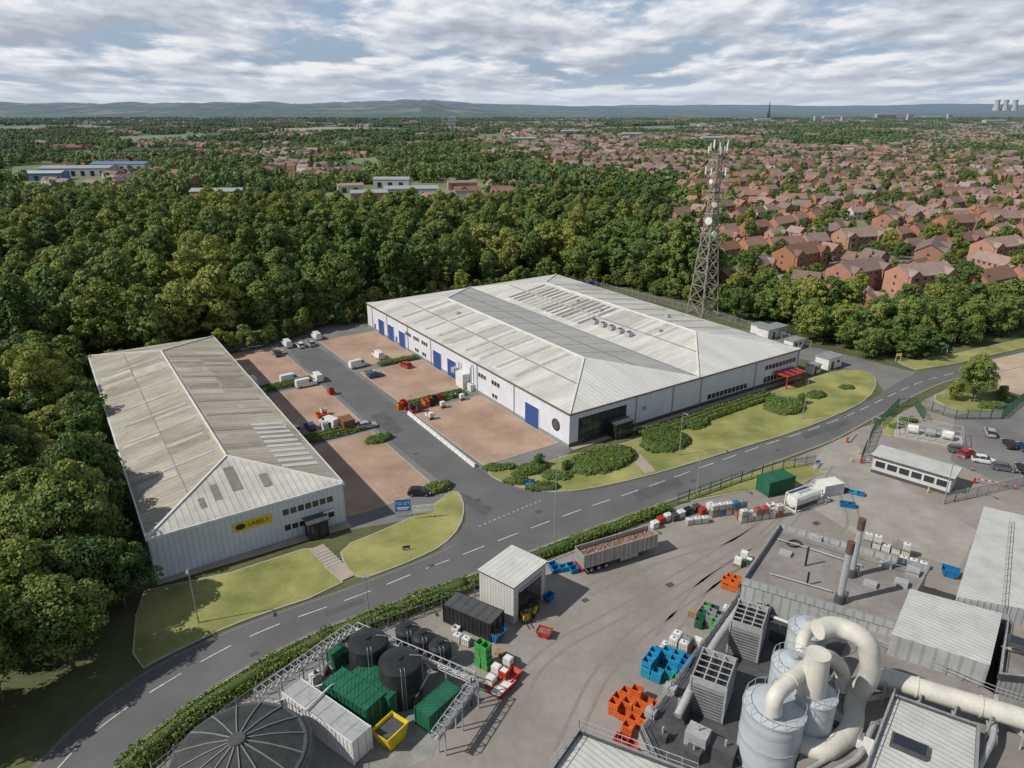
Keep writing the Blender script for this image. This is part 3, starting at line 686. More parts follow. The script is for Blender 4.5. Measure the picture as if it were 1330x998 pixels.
def shed(px,py,w,d,h,m1,m2,r_,name='factory_shed'):
    a=G(px,py); b=MB(); b.box(0,0,h/2,w,d,h,m1); gable(b,0,0,w,d,h,h*.22,.4,m2,m1)
    for i in range(int(w/9)): b.box(-w/2+5+i*9,-d/2-.05,h*.35,3.5,.2,h*.6,glass)
    b.obj(name,(a.x,a.y,0),r_)
bluer=mat('blue_shed_roof',(.1,.19,.36),.5,.1,.1,hz=True); whs=mat('white_shed',(.42,.44,.47),.5,.1,.1,hz=True); gryr=mat('grey_shed_roof',(.3,.31,.33),.6,.1,.1,hz=True)
for (px,py,w,d,h),(m1,m2,r_) in zip(sheds,[(whs,gryr,.1),(bluer,whs,.1),(whs,bluer,.05),(brick,gryr,.2),(whs,gryr,.1),(brick,tile,.5),(render_,tile,.3),(whs,gryr,.0),(brick,gryr,.05),(brick,tile,.2)]): shed(px,py,w,d,h,m1,m2,r_)
for px,py,w,h in [(680,186,46,9),(925,186,40,10),(1080,156,90,16),(1150,153,120,18),(1210,156,90,14),(990,160,60,14),(1290,162,80,14),(820,180,40,10),(740,176,40,10)]: shed(px,py,w,24,h,render_ if px%20 else whs,gryr,.1)
for px,py,h in [(587,168,34),(1180,160,34),(1060,160,26),(1095,160,24),(1232,158,30)]:
    a=G(px,py); b=MB(); b.box(0,0,h/2,20,16,h,whs)
    for k in range(int(h/4)): b.box(0,-8.05,2+k*4,18,.2,1.6,hw_)
    b.obj('tower_block',(a.x,a.y,0))
def ridge(name,y0,x0,x1,hfun,depth,n=300):
    b=MB(); xs=np.linspace(x0,x1,n); rows=[(-1.,0),(-.5,.45),(-.2,.85),(0,1),(.5,.6),(1,0)]
    vs=[];m=len(rows)
    for x in xs:
        for t,k in rows: vs.append((x,y0+t*depth,max(-2,hfun(x)*k*(1+.12*noise.noise(Vector((x*.002,t*3,1)))))))
    fs=[(i*m+j,(i+1)*m+j,(i+1)*m+j+1,i*m+j+1) for i in range(n-1) for j in range(m-1)]
    b.add(vs,fs,gm); return b.obj(name,smooth=True)
nz=lambda x,f,s: noise.fractal(Vector((x*f,s,0)),.9,2.2,6)
bumpf=lambda x,c,w: math.exp(-((x-c)/w)**2)
ridge('hills',5600,-5500,600,lambda x: max(0,(62+34*nz(x,.0008,2)+9*nz(x,.006,6)+26*bumpf(x,-650,260)+14*bumpf(x,-3600,700))*min(1,max(0,(500-x)/1300))),1300)
ridge('hills',8800,-7600,3000,lambda x: max(0,(98+62*nz(x,.00055,4)+14*nz(x,.004,1)+20*bumpf(x,-1300,500))*min(1,max(0,(2600-x)/3500))),2000)
ridge('hills',15000,-12000,15000,lambda x: max(0,(72+55*nz(x,.0003,8)+10*nz(x,.002,5))),3500)
for px in (1293,1304,1316):
    D=9000; x=(px-665)/F*(D*cp+H*sp); b=MB(); Hh=118
    rows=[(0,42),(.25,36),(.5,30),(.72,27),(.85,28),(1,30)]
    for (u0,r0),(u1,r1) in zip(rows[:-1],rows[1:]): b.cyl(0,0,u0*Hh,u1*Hh,r0,r1,mat('tower_concrete',(.33,.34,.36),.9,.1,.01),20,False)
    b.obj('cooling_tower',(x,D,10),smooth=True)
a=G(997,158); b=MB(); ds=mat('dark_stone',(.1,.1,.11),.9,.1,.1); b.box(0,0,17,12,12,34,ds); b.cyl(0,0,34,Ht(997,158,131),6,.3,ds,8); b.box(0,22,8,14,34,16,ds); b.obj('church',(a.x,a.y,0))
for px,py,h in [(310,170,46),(316,168,46),(385,170,46),(440,166,46),(250,172,40)]:
    a=G(px,py); b=MB()
    for sx in(-3,3):
        for sy in(-3,3): b.tube([(sx,sy,0),(sx*.25,sy*.25,h)],.35,greym,4)
    for z_ in (h*.62,h*.77,h*.92): b.tube([(-8,0,z_),(8,0,z_)],.35,greym,4)
    b.obj('electricity_pylon',(a.x,a.y,0))
# ---------------------------------------------------------------- hedges
mat('hedge_core',(.06,.09,.025),.95,.2,1.)
def hedge_leaves(name,samples,leaf,mf,core,seed=1):
    C=np.array([s[:3] for s in samples]);Rr=np.array([s[3] for s in samples])
    return leaf_mesh(name,C,Rr,16,leaf,.9,seed,[mf,MATS['hedge_core']],core)
def hedge(name,pts,w,h,leaf=.24):
    p=resample(pts,.55); S=[];core=MB(); r=random.Random(len(p))
    for i,a in enumerate(p):
        d=(p[min(i+1,len(p)-1)]-p[max(i-1,0)]).normalized();n_=Vector((-d.y,d.x,0))
        hh=h*(.88+.3*noise.noise(a*.35))
        for u in (-.5,0,.5): 
            c=a+n_*u*(w-.5)+Vector((r.uniform(-.12,.12),r.uniform(-.12,.12),0)); S.append((c.x,c.y,hh-.3,.36))
        for u in(-.5,.5):
            c=a+n_*u*(w-.3); S.append((c.x,c.y,hh*.5,.36)); S.append((c.x,c.y,.3,.36))
    core.tube([Vector((a.x,a.y,h*.42)) for a in p[::2]],min(w,h)*.5,MATS['hedge_core'],4)
    return place(name,hedge_leaves(name,S,leaf,FOLH,core,len(p)))
def shrub(name,cx,cy,rx,ry,h,rz,leaf=.24,dens=2.6,mf=None):
    r=random.Random(int(cx*10)); S=[];core=MB(); n=int(rx*ry*math.pi*dens)+12
    c,s=math.cos(rz),math.sin(rz)
    for i in range(n):
        t=r.uniform(0,6.283);u=math.sqrt(r.random()); z=h*math.sqrt(max(0.02,1-u**5))-.25
        for zz in ([z] if u<.85 else [z,z*.5]):
            x,y=u*rx*math.cos(t)*.95,u*ry*math.sin(t)*.95; S.append((cx+c*x-s*y,cy+s*x+c*y,max(.2,zz+r.uniform(-.12,.08)),.42))
    k=14
    ring=lambda f,z:[(cx+c*rx*f*math.cos(2*math.pi*i/k)-s*ry*f*math.sin(2*math.pi*i/k),cy+s*rx*f*math.cos(2*math.pi*i/k)+c*ry*f*math.sin(2*math.pi*i/k),z) for i in range(k)]
    core.add(ring(.93,0)+ring(.9,h*.6)+ring(.6,h*.86),[(i,(i+1)%k,k+(i+1)%k,k+i) for i in range(k)]+[(k+i,k+(i+1)%k,2*k+(i+1)%k,2*k+i) for i in range(k)]+[list(range(2*k,3*k))],MATS['hedge_core'])
    return place(name,hedge_leaves(name,S,leaf,mf or FOLH,core,int(abs(cx)*7)))
hedge('hedge',chaikin(W([(165,1005),(225,955),(290,908),(360,868),(440,826),(520,797),(610,762)]),2,False),2.6,1.7)
hedge('hedge',W([(612,762),(690,728),(745,708)]),1.8,1.3)
hedge('hedge',W([(745,706),(800,688),(868,662)]),1.8,1.4)
hedge('hedge',chaikin(W([(832,566),(880,556),(940,535),(1000,515)]),1,False),3.2,1.4)
for (px,py,rx,ry,h,a_) in [(782,600,8.6,4.6,1.7,A2),(864,576,6.2,4.3,1.6,A2),(1018,530,5.4,4.4,1.7,A2),(690,612,4.4,2.,1.2,A2),(705,634,3.4,1.5,1.,0),(672,627,2.6,1.3,1.,0),(642,609,2.2,1.3,.9,0),(722,620,3.,1.6,1.1,0),(1060,515,3,1.8,1.1,A2),(1100,505,2,1,.9,0),
      (905,553,3.4,1.8,1.3,A2),(568,636,3.2,1.8,1.2,A2),(493,572,3.2,1.7,1.1,A2),(1255,508,2,2,1.4,0),(1180,548,2,1.,1.2,0),(1165,556,1.6,1.,1.,0),(1290,530,4,1.2,1.4,0),(660,608,1.6,1.1,.9,0)]:
    a=G(px,py); shrub('shrub_bed',a.x,a.y,rx,ry,h,a_)
hedge('hedge',[L2(-46,32.5),L2(-38,32.5),L2(-31,32.5)],3.2,1.1); hedge('hedge',[L2(-47,66),L2(-31,66)],2.8,1.2); hedge('hedge',[L2(-17,37.5),L2(-3,37.5)],3,1.1); hedge('hedge',[L2(-12,67),L2(-1,67)],2.2,1.1)
for px,py,s_ in [(700,606,.35),(735,612,.3),(1040,525,.35)]:
    a=G(px,py); place('shrub',small_t[0],(a.x,a.y,0),1,None,s_)
# ---------------------------------------------------------------- lattice mast
a=G(912,408); b=MB(); HM=Ht(912,408,187)
mm=mat('mast_steel',(.3,.26,.23),.6,.2,1.)
def half(z): return 3.6+(1.0-3.6)*min(1,z/38)
lv=[0,5,10,14.5,19,23,27,30.5,34,37,40,43,46,49,HM-3]
cr=[(-1,-1),(1,-1),(1,1),(-1,1)]
for z0,z1 in zip(lv[:-1],lv[1:]):
    for i in range(4):
        A=Vector((cr[i][0]*half(z0),cr[i][1]*half(z0),z0));Bq=Vector((cr[i][0]*half(z1),cr[i][1]*half(z1),z1))
        j=(i+1)%4;C_=Vector((cr[j][0]*half(z0),cr[j][1]*half(z0),z0));D=Vector((cr[j][0]*half(z1),cr[j][1]*half(z1),z1))
        b.tube([A,Bq],.2,mm,5); b.tube([A,D],.11,mm,4); b.tube([C_,Bq],.11,mm,4); b.tube([Bq,D],.12,mm,4)
    b.tube([(0,-.4,z0),(0,-.4,z1)],.12,mm,4)
b.box(0,0,HM-3,2.6,2.6,.2,mm); b.box(0,0,40,3.2,3.2,.15,mm); b.box(0,0,33,3.6,3.6,.15,mm)
for i in range(9):
    t=i*2*math.pi/9; x,y=math.cos(t)*(2.6+.5*(i%2)),math.sin(t)*(2.6+.5*(i%2))
    b.box(x,y,HM-1.8+.9*(i%3),.4,.35,2.2,whitep,rz=t); b.tube([(x*.5,y*.5,HM-2.6),(x,y,HM-1.6)],.08,mm,4)
    if i%2: b.box(x*1.1,y*1.1,HM-8,.4,.3,2.2,whitep,rz=t); b.tube([(0,0,HM-8),(x*1.1,y*1.1,HM-8)],.09,mm,4)
for t,z_,r_ in((3.6,31,1.2),(4.4,27,.9),(4.1,36,.8),(3.3,43,.7),(5.3,34,.8)):
    d=Vector((math.cos(t),math.sin(t),0)); p=d*(half(z_)+.9)+Vector((0,0,z_)); b.tube([p,p+d*.5,p+d*.52],[r_,r_,r_*.2],whitep,14); b.tube([d*half(z_)*.8+Vector((0,0,z_)),p],.1,mm,4)
for x,y in((-.8,.8),(.9,-.6),(0,0)): b.tube([(x,y,HM-3),(x,y,HM+2)],.09,mm,4)
b.obj('lattice_mast',(a.x,a.y,0),.5)
# ---------------------------------------------------------------- fences
def fence(name,pts,h=2.3,sp_=.3,m=galv,post=2.6,w=.05):
    b=MB(); p=resample(pts,sp_)
    for i,a in enumerate(p): b.box(a.x,a.y,h/2,w,w,h,m)
    for a,c in zip(pts[:-1],pts[1:]):
        for z_ in(.4,h-.35): b.tube([(a.x,a.y,z_),(c.x,c.y,z_)],.04,m,4)
    for a in resample(pts,post): b.box(a.x,a.y,h/2+.05,.12,.12,h+.1,m)
    return b.obj(name)
gf=mat('green_fence',(.05,.11,.07),.5,.1,1.); dfen=mat('weathered_steel',(.2,.2,.2),.6,.1,1.)
fence('palisade_fence',[L2(97,12),L2(99,45),L2(96,75),L2(92,112)],2.4,.45)
fence('palisade_fence',[L2(77,30),L2(84,30),L2(84,60),L2(77,60)],2.4,.45)
fence('palisade_fence',W([(880,655),(950,630),(1010,612),(1058,604)]),2.2,.35,gf)
fence('palisade_fence',W([(1118,600),(1135,560),(1165,530),(1188,528),(1200,548)]),2.4,.35,gf)
fence('palisade_fence',W([(1195,530),(1240,545),(1300,545),(1330,520),(1380,500)]),2.4,.35,gf)
fence('palisade_fence',W([(1225,655),(1290,640),(1360,625)]),2.2,.35,galv)
fence('mesh_fence',chaikin(W([(200,1010),(330,905),(450,835),(560,795),(640,765)]),1,False),2.,.6,dfen,2.6,.03)
b=MB()
for a in resample([L2(-20.3,4),L2(-19.8,33)],1.6): b.at(a.x,a.y,0,A2+R(90)); b.prism([(-.75,-.3),(.75,-.3),(.75,.3),(-.75,.3)],.03,.25,whitep); b.prism([(-.75,-.14),(.75,-.14),(.75,.14),(-.75,.14)],.25,.8,whitep)
b.obj('concrete_barrier')
lampm=mat('lamp_grey',(.33,.34,.35),.5,.1,1.,metal=.3)
def lamp(px,py,h,r_):
    a=G(px,py); b=MB(); b.tube([(0,0,0),(0,0,1.2)],.12,lampm,8); b.tube([(0,0,1.2),(0,0,h-.3),(.3,0,h),(1.1,0,h+.1)],[.09,.06,.05,.045],lampm,8)
    b.box(1.35,0,h+.1,.75,.28,.14,lampm); b.box(1.35,0,h+.02,.5,.2,.04,frame); b.obj('street_lamp',(a.x,a.y,0),r_)
for px,py,ty in [(258,810,737),(480,808,742),(720,712,590),(882,592,536),(904,648,585),(1042,545,492),(1122,602,540),(1225,655,590)]: lamp(px,py,Ht(px,py,ty),-1.2)
def board(px,py,w,h,z,m,r_,txt=None,name='sign_board'):
    a=G(px,py); e=empty(name,a); e.rotation_euler=(0,0,r_); b=MB()
    for s in(-.42,.42): b.box(s*w,.06,(z+h)/2,.1,.1,z+h,whitep)
    b.box(0,0,z+h/2,w,.06,h,m); b.box(0,-.04,z+h*.3,w*.8,.02,h*.12,frame); b.box(0,-.04,z+h*.16,w*.6,.02,h*.08,frame)
    b.obj('board',parent=e)
    if txt: text(txt,(0,-.05,z+h*.66),h*.34,R(90),0,frame,e)
signb=mat('sign_blue',(.01,.16,.5),.4,.1,1.)
board(524,672,2.6,2.2,1.2,signb,.15,'TO LET'); board(550,674,3.6,1.5,1.2,whitep,.15); board(688,634,1.8,1.2,.6,signb,.2,'23'); board(528,716,1.2,.7,.3,greend,.3)
board(1166,470,1.6,.8,1.6,yellow,.1); board(1226,460,1.6,.8,1.8,signb,-.2); board(1060,612,1.,.7,1.6,signb,.3)
# ---------------------------------------------------------------- vehicles
def car(col,kind='hatch'):
    b=MB(); cm=mat('car_paint_'+col[0],col[1],.25,.03,.5,spec=.6)
    if kind=='hatch':
        st=[(-2.1,.62,.35,.62),(-2.0,.82,.25,.88),(-1.5,.87,.22,.95),(-.9,.88,.22,.96),(.8,.88,.22,.95),(1.5,.86,.22,.84),(1.95,.8,.25,.72),(2.1,.62,.35,.58)]
        gl=[(-1.95,.93),(-1.45,1.42),(-.2,1.5),(.35,1.44),(1.05,.93)]
    elif kind=='van':
        st=[(-2.6,.9,.35,1.1),(-2.55,.95,.3,1.2),(0,.97,.25,1.2),(1.5,.97,.25,1.15),(2.3,.93,.25,1.02),(2.6,.75,.35,.8)]
        gl=[(-2.6,1.15),(-2.5,2.1),(.6,2.15),(1.0,2.05),(1.9,1.1)]
    n=len(st); vs=[]
    for x,w,z0,z1 in st: vs+=[(x,-w*.92,z0),(x,-w,(z0+z1)/2),(x,-w*.9,z1),(x,w*.9,z1),(x,w,(z0+z1)/2),(x,w*.92,z0)]
    fs=[(i*6+k,i*6+(k+1)%6,(i+1)*6+(k+1)%6,(i+1)*6+k) for i in range(n-1) for k in range(6)]
    fs=[f[::-1] for f in fs]+[tuple(range(6)),tuple(range((n-1)*6+5,(n-1)*6-1,-1))]
    b.add(vs,fs,cm)
    hw=st[2][1]*.9
    for (x0,z0),(x1,z1) in zip(gl[:-1],gl[1:]):
        w0=hw*(1-.22*(z0-gl[0][1])/(gl[2][1]-gl[0][1]));w1=hw*(1-.22*(z1-gl[0][1])/(gl[2][1]-gl[0][1]))
        flat=min(z0,z1)>gl[2][1]*.9
        rear=(x0==gl[0][0]); m=cm if (flat or (kind=='van' and rear)) else glass
        b.poly([(x0,-w0,z0),(x0,w0,z0),(x1,w1,z1),(x1,-w1,z1)][::-1],m)
    for s in(-1,1):
        pts=[(x,s*hw*(1-.22*(z-gl[0][1])/(gl[2][1]-gl[0][1])),z) for x,z in gl]
        if kind=='van':
            b.poly(pts if s>0 else pts[::-1],cm); b.poly([(.55,s*(hw+.0),1.25),(1.55,s*hw,1.25),(1.05,s*(hw*.86+.05),1.9),(.6,s*(hw*.86+.05),1.9)],glass)
        else:
            b.poly(pts if s>0 else pts[::-1],glass)
            for xx in(-.95,.05): b.box(xx,s*hw*.92,1.18,.09,.06,.5,cm)
    wx=(1.3,-1.3) if kind=='hatch' else (1.65,-1.6)
    for x in wx:
        for s in(-1,1):
            y=s*(hw*.98); b.tube([(x,y-s*.12,.33),(x,y+s*.08,.33)],.33,rubber,14); b.tube([(x,y+s*.08,.33),(x,y+s*.1,.33)],.19,greym,10)
    xf=st[-2][0]; 
    for s in(-1,1): b.box(xf+.02,s*.6,.66,.14,.34,.14,frame); b.box(st[1][0]-.02,s*.66,.8,.1,.22,.2,red); b.box(.75 if kind=='hatch' else 1.6,s*(hw+.16),1.02,.14,.22,.14,cm)
    b.box(st[-1][0]-.02,0,.45,.1,1.1,.16,blackm)
    return b.mesh('vehicle',True)
cols={'white':(.62,.62,.62),'silver':(.33,.34,.36),'black':(.015,.016,.02),'blue':(.02,.06,.2),'red':(.45,.02,.02),'grey':(.1,.105,.115)}
cache={}
def veh(px,py,col,kind,r_,name=None):
    k=(col,kind)
    if k not in cache: cache[k]=car((col,cols[col]),kind)
    a=G(px,py); place(name or ('van' if kind=='van' else 'car'),cache[k],(a.x,a.y,.055),r_)
U=A2;Vv=A2+R(90)
for px,py,c,k,r_ in [(466,477,'white','van',U+.1),(491,465,'white','van',Vv),(527,477,'red','hatch',Vv+.2),(373,450,'white','van',Vv),(390,451,'white','hatch',Vv),(411,440,'white','van',Vv),(404,449,'silver','hatch',Vv),
   (378,496,'white','van',U),(412,494,'white','van',Vv),(398,502,'white','van',U),(328,499,'white','van',Vv),(342,512,'grey','hatch',Vv),(360,462,'blue','hatch',Vv),(384,560,'silver','hatch',Vv),(403,557,'blue','hatch',Vv),(428,553,'white','van',Vv+.3),(477,556,'silver','hatch',U-.2),(545,643,'black','hatch',U-.6),(488,490,'blue','hatch',U),
   (1255,592,'red','hatch',.5),(1277,601,'white','hatch',-.4),(1303,611,'grey','hatch',-.4),(1310,580,'black','hatch',1.3),(1328,612,'black','hatch',1.3),(1330,584,'blue','hatch',1.3),(1285,565,'silver','hatch',1.2),(1245,588,'grey','hatch',-.4),
   (1140,350,'red','hatch',.4),(1232,348,'red','hatch',.4),(1250,352,'white','hatch',.4),(1210,356,'silver','hatch',.9),(1240,380,'blue','hatch',.2),(990,375,'white','hatch',.2),(1105,395,'white','hatch',.3),(770,372,'blue','van',U),(790,370,'red','van',U)]: veh(px,py,c,k,r_)
for k in range(-1,9):
    s=-500
    while s<700:
        s+=q.uniform(14,40); p=warp(s,k*50+q.choice([-2.2,2.2,-7,7])); p2=warp(s+2,k*50)
        if inside(p.x,p.y,dist) and vis(p.x,p.y,.8,5): place('car',cache[(q.choice(['white','silver','black','grey','red','blue']),'hatch')],(p.x,p.y,.02),math.atan2(p2.y-warp(s,k*50).y,p2.x-warp(s,k*50).x),houses_par)
# ---------------------------------------------------------------- yard things
def crate_mesh(m,w=1.2,d=1.,h=.8):
    b=MB(); t=.06
    b.box(0,0,.12,w-.01,d-.01,.05,m)
    for s in(-1,1): b.box(0,s*(d/2-t/2),h/2+.05,w,t,h-.1,m); b.box(s*(w/2-t/2),0,h/2+.05,t,d-2*t,h-.1,m); b.box(0,s*(d/2+.02),h-.08,w+.08,.05,.1,m); b.box(s*(w/2+.02),0,h-.08,.05,d-.01,.1,m); b.box(s*w*.4,0,.045,.14,d,.09,m)
    for i in(-.3,0,.3):
        for s in(-1,1): b.box(i*w,s*(d/2+.015),h*.5,.06,.04,h*.7,m)
    return b
def ibc(b,x,y,z,rz,m=whitep):
    T=b.T.copy(); b.T=T@Matrix.Translation((x,y,z))@Matrix.Rotation(rz,4,'Z')
    b.box(0,0,.08,1.2,1.,.14,wood); b.box(0,0,.62,1.06,.88,.9,m); b.box(0,0,1.1,.8,.65,.08,m); b.cyl(0,0,1.12,1.2,.13,.13,darkg,8)
    for i in range(5):
        for s in(-1,1): b.box(-.56+i*.28,s*.47,.62,.03,.03,.96,galv); b.box(s*.58,-.4+i*.2,.62,.03,.03,.96,galv)
    for z_ in(.35,.75,1.1):
        for s in(-1,1): b.box(0,s*.49,z_,1.2,.02,.03,galv); b.box(s*.6,0,z_,.02,1.,.03,galv)
    b.T=T
def stack(name,px,py,rz,nx,ny,nz,ms,w=1.2,d=1.,h=.8,drop=.15,gap=.08):
    a=G(px,py); b=MB(); r=random.Random(int(px*py))
    for i in range(nx):
        for j in range(ny):
            m=r.choice(ms)
            for k in range(nz-(1 if r.random()<.4 and nz>1 else 0)):
                if k==0 and r.random()<drop: break
                c=crate_mesh(m,w,d,h); T=Matrix.Translation(((i-(nx-1)/2)*(w+gap)+r.uniform(-.06,.06),(j-(ny-1)/2)*(d+gap)+r.uniform(-.06,.06),k*(h+.02)))@Matrix.Rotation(r.uniform(-.07,.07),4,'Z')
                o=len(b.v); b.v+=[tuple(T@Vector(v)) for v in c.v]; b.f+=[[o+q_ for q_ in f] for f in c.f]; b.m+=[b.mi(m)]*len(c.f)
    return b.obj(name,(a.x,a.y,.012),rz)
def ibcs(name,px,py,rz,nx,ny,nz,ms=None):
    a=G(px,py); b=MB(); r=random.Random(int(px+py))
    for i in range(nx):
        for j in range(ny):
            for k in range(r.randint(1,nz)): ibc(b,(i-(nx-1)/2)*1.35,(j-(ny-1)/2)*1.2,k*1.2,r.uniform(-.08,.08),r.choice(ms or [whitep]))
    return b.obj(name,(a.x,a.y,.012),rz)
def pallets(name,px,py,rz,n,cargo=None):
    a=G(px,py); b=MB(); r=random.Random(int(px*3+py))
    for k in range(n):
        o=r.uniform(-.04,.04)
        for s in(-.5,0,.5): b.box(s*1.05+o,0,k*.15+.06,.1,1.,.09,wood)
        for j in range(6): b.box(o,-.42+j*.168,k*.15+.125,1.2,.12,.025,wood)
    if cargo: b.box(0,0,n*.15+.5,1.05,.88,.9,cargo); b.box(0,0,n*.15+.97,.8,.7,.08,frame)
    return b.obj(name,(a.x,a.y,.012),rz)
def container(name,px,py,L,w,h,m,rz,roof=None,z=.01):
    a=G(px,py); b=MB(); b.box(0,0,h/2+.1,L,w,h-.1,m,top=roof or m)
    for s in(-1,1):
        for z_ in(.15,h): b.box(0,s*w/2,z_,L+.1,.12,.14,m); 
        for s2 in(-1,1): b.box(s*L/2,s2*w/2,h/2+.1,.16,.16,h+.06,m)
    n=int(L/.6)
    for i in range(n):
        x=-L/2+.3+i*L/n
        for s in(-1,1): b.box(x,s*(w/2+.03),h/2+.1,.22,.07,h-.4,m)
    for i in range(-2,3): b.box(i*L/5.5,0,h+.07,.12,w-.2,.05,roof or m)
    for y in(-.5,.5): b.tube([(L/2+.08,y*w*.4,.3),(L/2+.08,y*w*.4,h-.1)],.03,galv,6)
    return b.obj(name,(a.x,a.y,z),rz)
def skip(name,px,py,m,rz,L=3.6,w=1.8,h=1.5,fill_=None):
    a=G(px,py); b=MB(); l=L*.32
    lo=[(-l,-w*.42,.1),(l,-w*.42,.1),(l,w*.42,.1),(-l,w*.42,.1)]; hi=[(-L/2,-w/2,h),(L/2,-w/2,h),(L/2,w/2,h),(-L/2,w/2,h)]
    inn=[(x*.94,y*.9,z_) for x,y,z_ in hi]; il=[(x*.94,y*.9,.25) for x,y,z_ in lo]
    b.add(lo+hi+inn+il,[(0,1,5,4),(1,2,6,5),(2,3,7,6),(3,0,4,7),(4,5,9,8),(5,6,10,9),(6,7,11,10),(7,4,8,11),(9,13,12,8)[::-1],(10,14,13,9)[::-1],(11,15,14,10)[::-1],(8,12,15,11)[::-1],(12,13,14,15),(3,2,1,0)],m)
    b.box(0,w/2,h,L,.1,.12,m);b.box(0,-w/2,h,L,.1,.12,m)
    for x in(-.5,.5):
        for s in(-1,1): b.box(x*L*.5,s*(w/2-.02),h*.6,.12,.12,h*.7,m)
    if fill_: b.prism([(-L*.4,-w*.4),(L*.4,-w*.4),(L*.4,w*.4),(-L*.4,w*.4)],h*.5,h*.85,fill_)
    return b.obj(name,(a.x,a.y,.01),rz)
a,c,d=G(667,812),G(708,777),G(627,785); 
ux=(c-a);uy=(d-a); rz=math.atan2(ux.y,ux.x); Lx=ux.length;Ly=6.
b=MB(); hs=6.
cl2=mat('shed_cladding',(.5,.5,.48),.5,.1,.5,rib=.5,ribd=.3,axis='xy'); shr=mat('shed_roof',(.52,.52,.5),.6,.12,.4,rib=.8,ribd=.12,axis='y')
b.box(.1,Ly/2,hs/2,.14,Ly,hs,cl2); b.box(Lx/2,Ly-.1,hs/2,Lx-.36,.14,hs,cl2); b.box(Lx-.1,Ly/2,hs/2,.14,Ly,hs,cl2)
b.box(Lx/2,.1,hs-.5,Lx-.36,.14,1.,cl2); b.box(.62,.1,hs/2-.5,.85,.14,hs-1.01,cl2); b.box(Lx-.55,.1,hs/2-.5,.65,.14,hs-1.01,cl2)
b.box(Lx/2,Ly/2,hs+.1,Lx+.4,Ly+.4,.19,darkg,top=shr)
b.box(Lx/2,.02,hs-1.2,Lx-2.2,.3,.3,galv)
for x in(.4,Lx-.4): b.tube([(x,.4,0),(x,.4,hs-.1)],.12,galv,4)
b.obj('steel_shed',a,rz)
def forklift(px,py,rz):
    a=G(px,py); b=MB(); b.box(-.3,0,.75,1.7,1.1,.8,yellow); b.box(-.95,0,.85,.5,1.15,1.,darkg)
    for x in(-.7,.5):
        for y in(-.5,.5): b.tube([(x,y*.8,.3),(x,y*1.3,.3)],.3,rubber,12)
    for x in(-.7,.45):
        for y in(-.45,.45): b.tube([(x,y,1.1),(x*.9,y,2.1)],.05,blackm,5)
    b.box(-.1,0,2.12,1.3,1.05,.08,blackm); b.box(-.25,0,1.3,.5,.5,.3,blackm); b.box(-.45,0,1.6,.12,.5,.5,blackm)
    for y in(-.35,.35): b.tube([(.75,y,.1),(.75,y,2.3)],.07,darkg,5); b.box(1.35,y*.8,.12,1.1,.12,.05,darkg)
    for z_ in(.5,1.4,2.2): b.box(.78,0,z_,.06,.8,.1,darkg)
    b.obj('forklift',(a.x,a.y,.01),rz)
forklift(683,806,-1.2); forklift(691,798,-2.)
p0,p1=G(752,742),G(846,713); Lt=(p1-p0).length; rz=math.atan2(p1.y-p0.y,p1.x-p0.x)
b=MB(); wv=2.6; z0,z1=1.2,3.5; lt=Lt
al=mat('aluminium_body',(.42,.4,.38),.45,.15,.6,metal=.4,rib=.55,ribd=.35,axis='x')
b.box(lt/2,0,z0,lt,wv*.9,.16,darkg)
for s in(-1,1):
    b.box(lt/2,s*wv/2,(z0+z1)/2,lt,.09,z1-z0,al); b.box(lt/2,s*wv/2,z1,lt+.1,.18,.14,al)
    for i in range(16): b.box(.3+i*(lt-.6)/15,s*(wv/2+.07),(z0+z1)/2,.1,.08,z1-z0-.1,greym)
b.box(0,0,(z0+z1)/2,.09,wv-.1,z1-z0,al); b.box(lt,0,(z0+z1)/2,.09,wv-.1,z1-z0,al)
for s in(-1,1): b.box(-.08,s*1.,1.0,.08,.5,.3,red)
n1,n2_=44,12; vs=[];fs=[]
for i in range(n1):
    for j in range(n2_):
        x=.1+(lt-.2)*i/(n1-1);y=(-.5+j/(n2_-1))*(wv-.14); vs.append((x,y,z1-.75+.35*math.sin(math.pi*j/(n2_-1))*(.6+.6*noise.noise(Vector((x*.9,y,2))))+.28*noise.noise(Vector((x*3,y*3,0)))))
fs=[(i*n2_+j,(i+1)*n2_+j,(i+1)*n2_+j+1,i*n2_+j+1) for i in range(n1-1) for j in range(n2_-1)]
b.add(vs,fs,soil)
for x in(1.4,2.7,4.0):
    for s in(-1,1): b.tube([(x,s*.85,.52),(x,s*1.25,.52)],.52,rubber,18); b.tube([(x,s*1.25,.52),(x,s*1.28,.52)],.26,galv,12)
b.box(2.7,0,.6,4,.15,.2,darkg); b.box(lt/2,0,.95,lt-.6,.8,.35,darkg)
for s in(-1,1): b.box(lt*.62,s*1.15,.75,3.2,.06,.6,galv); b.box(lt-2.3,s*.7,.5,.15,.15,1.,darkg)
b.box(.05,0,.75,.12,2.4,.2,red); b.obj('tipper_trailer',(p0.x,p0.y,.02),rz)
stack('crate_stack',738,742,.4,2,2,2,[blue,blue2]); stack('crate_stack',720,740,.4,1,2,1,[greenp,blue]); stack('crate_stack',752,733,.4,1,1,1,[orange])
for i,(px,py,m) in enumerate([(850,686,whitep),(858,680,red),(867,676,whitep),(876,676,darkg),(884,672,whitep),(893,668,blackm),(904,664,darkg),(912,668,red),(922,662,whitep)]):
    a=G(px,py); b=MB(); b.box(0,0,.62,1.2,.85,1.,m); b.box(0,-.02,1.16,1.28,.95,.12,m); b.box(0,.2,1.26,.9,.4,.08,m)
    for x in(-.5,.5):
        for y in(-.35,.35): b.tube([(x-.04,y,.1),(x+.04,y,.1)],.1,rubber,8)
    b.obj('waste_bin',(a.x,a.y,.01),.5)
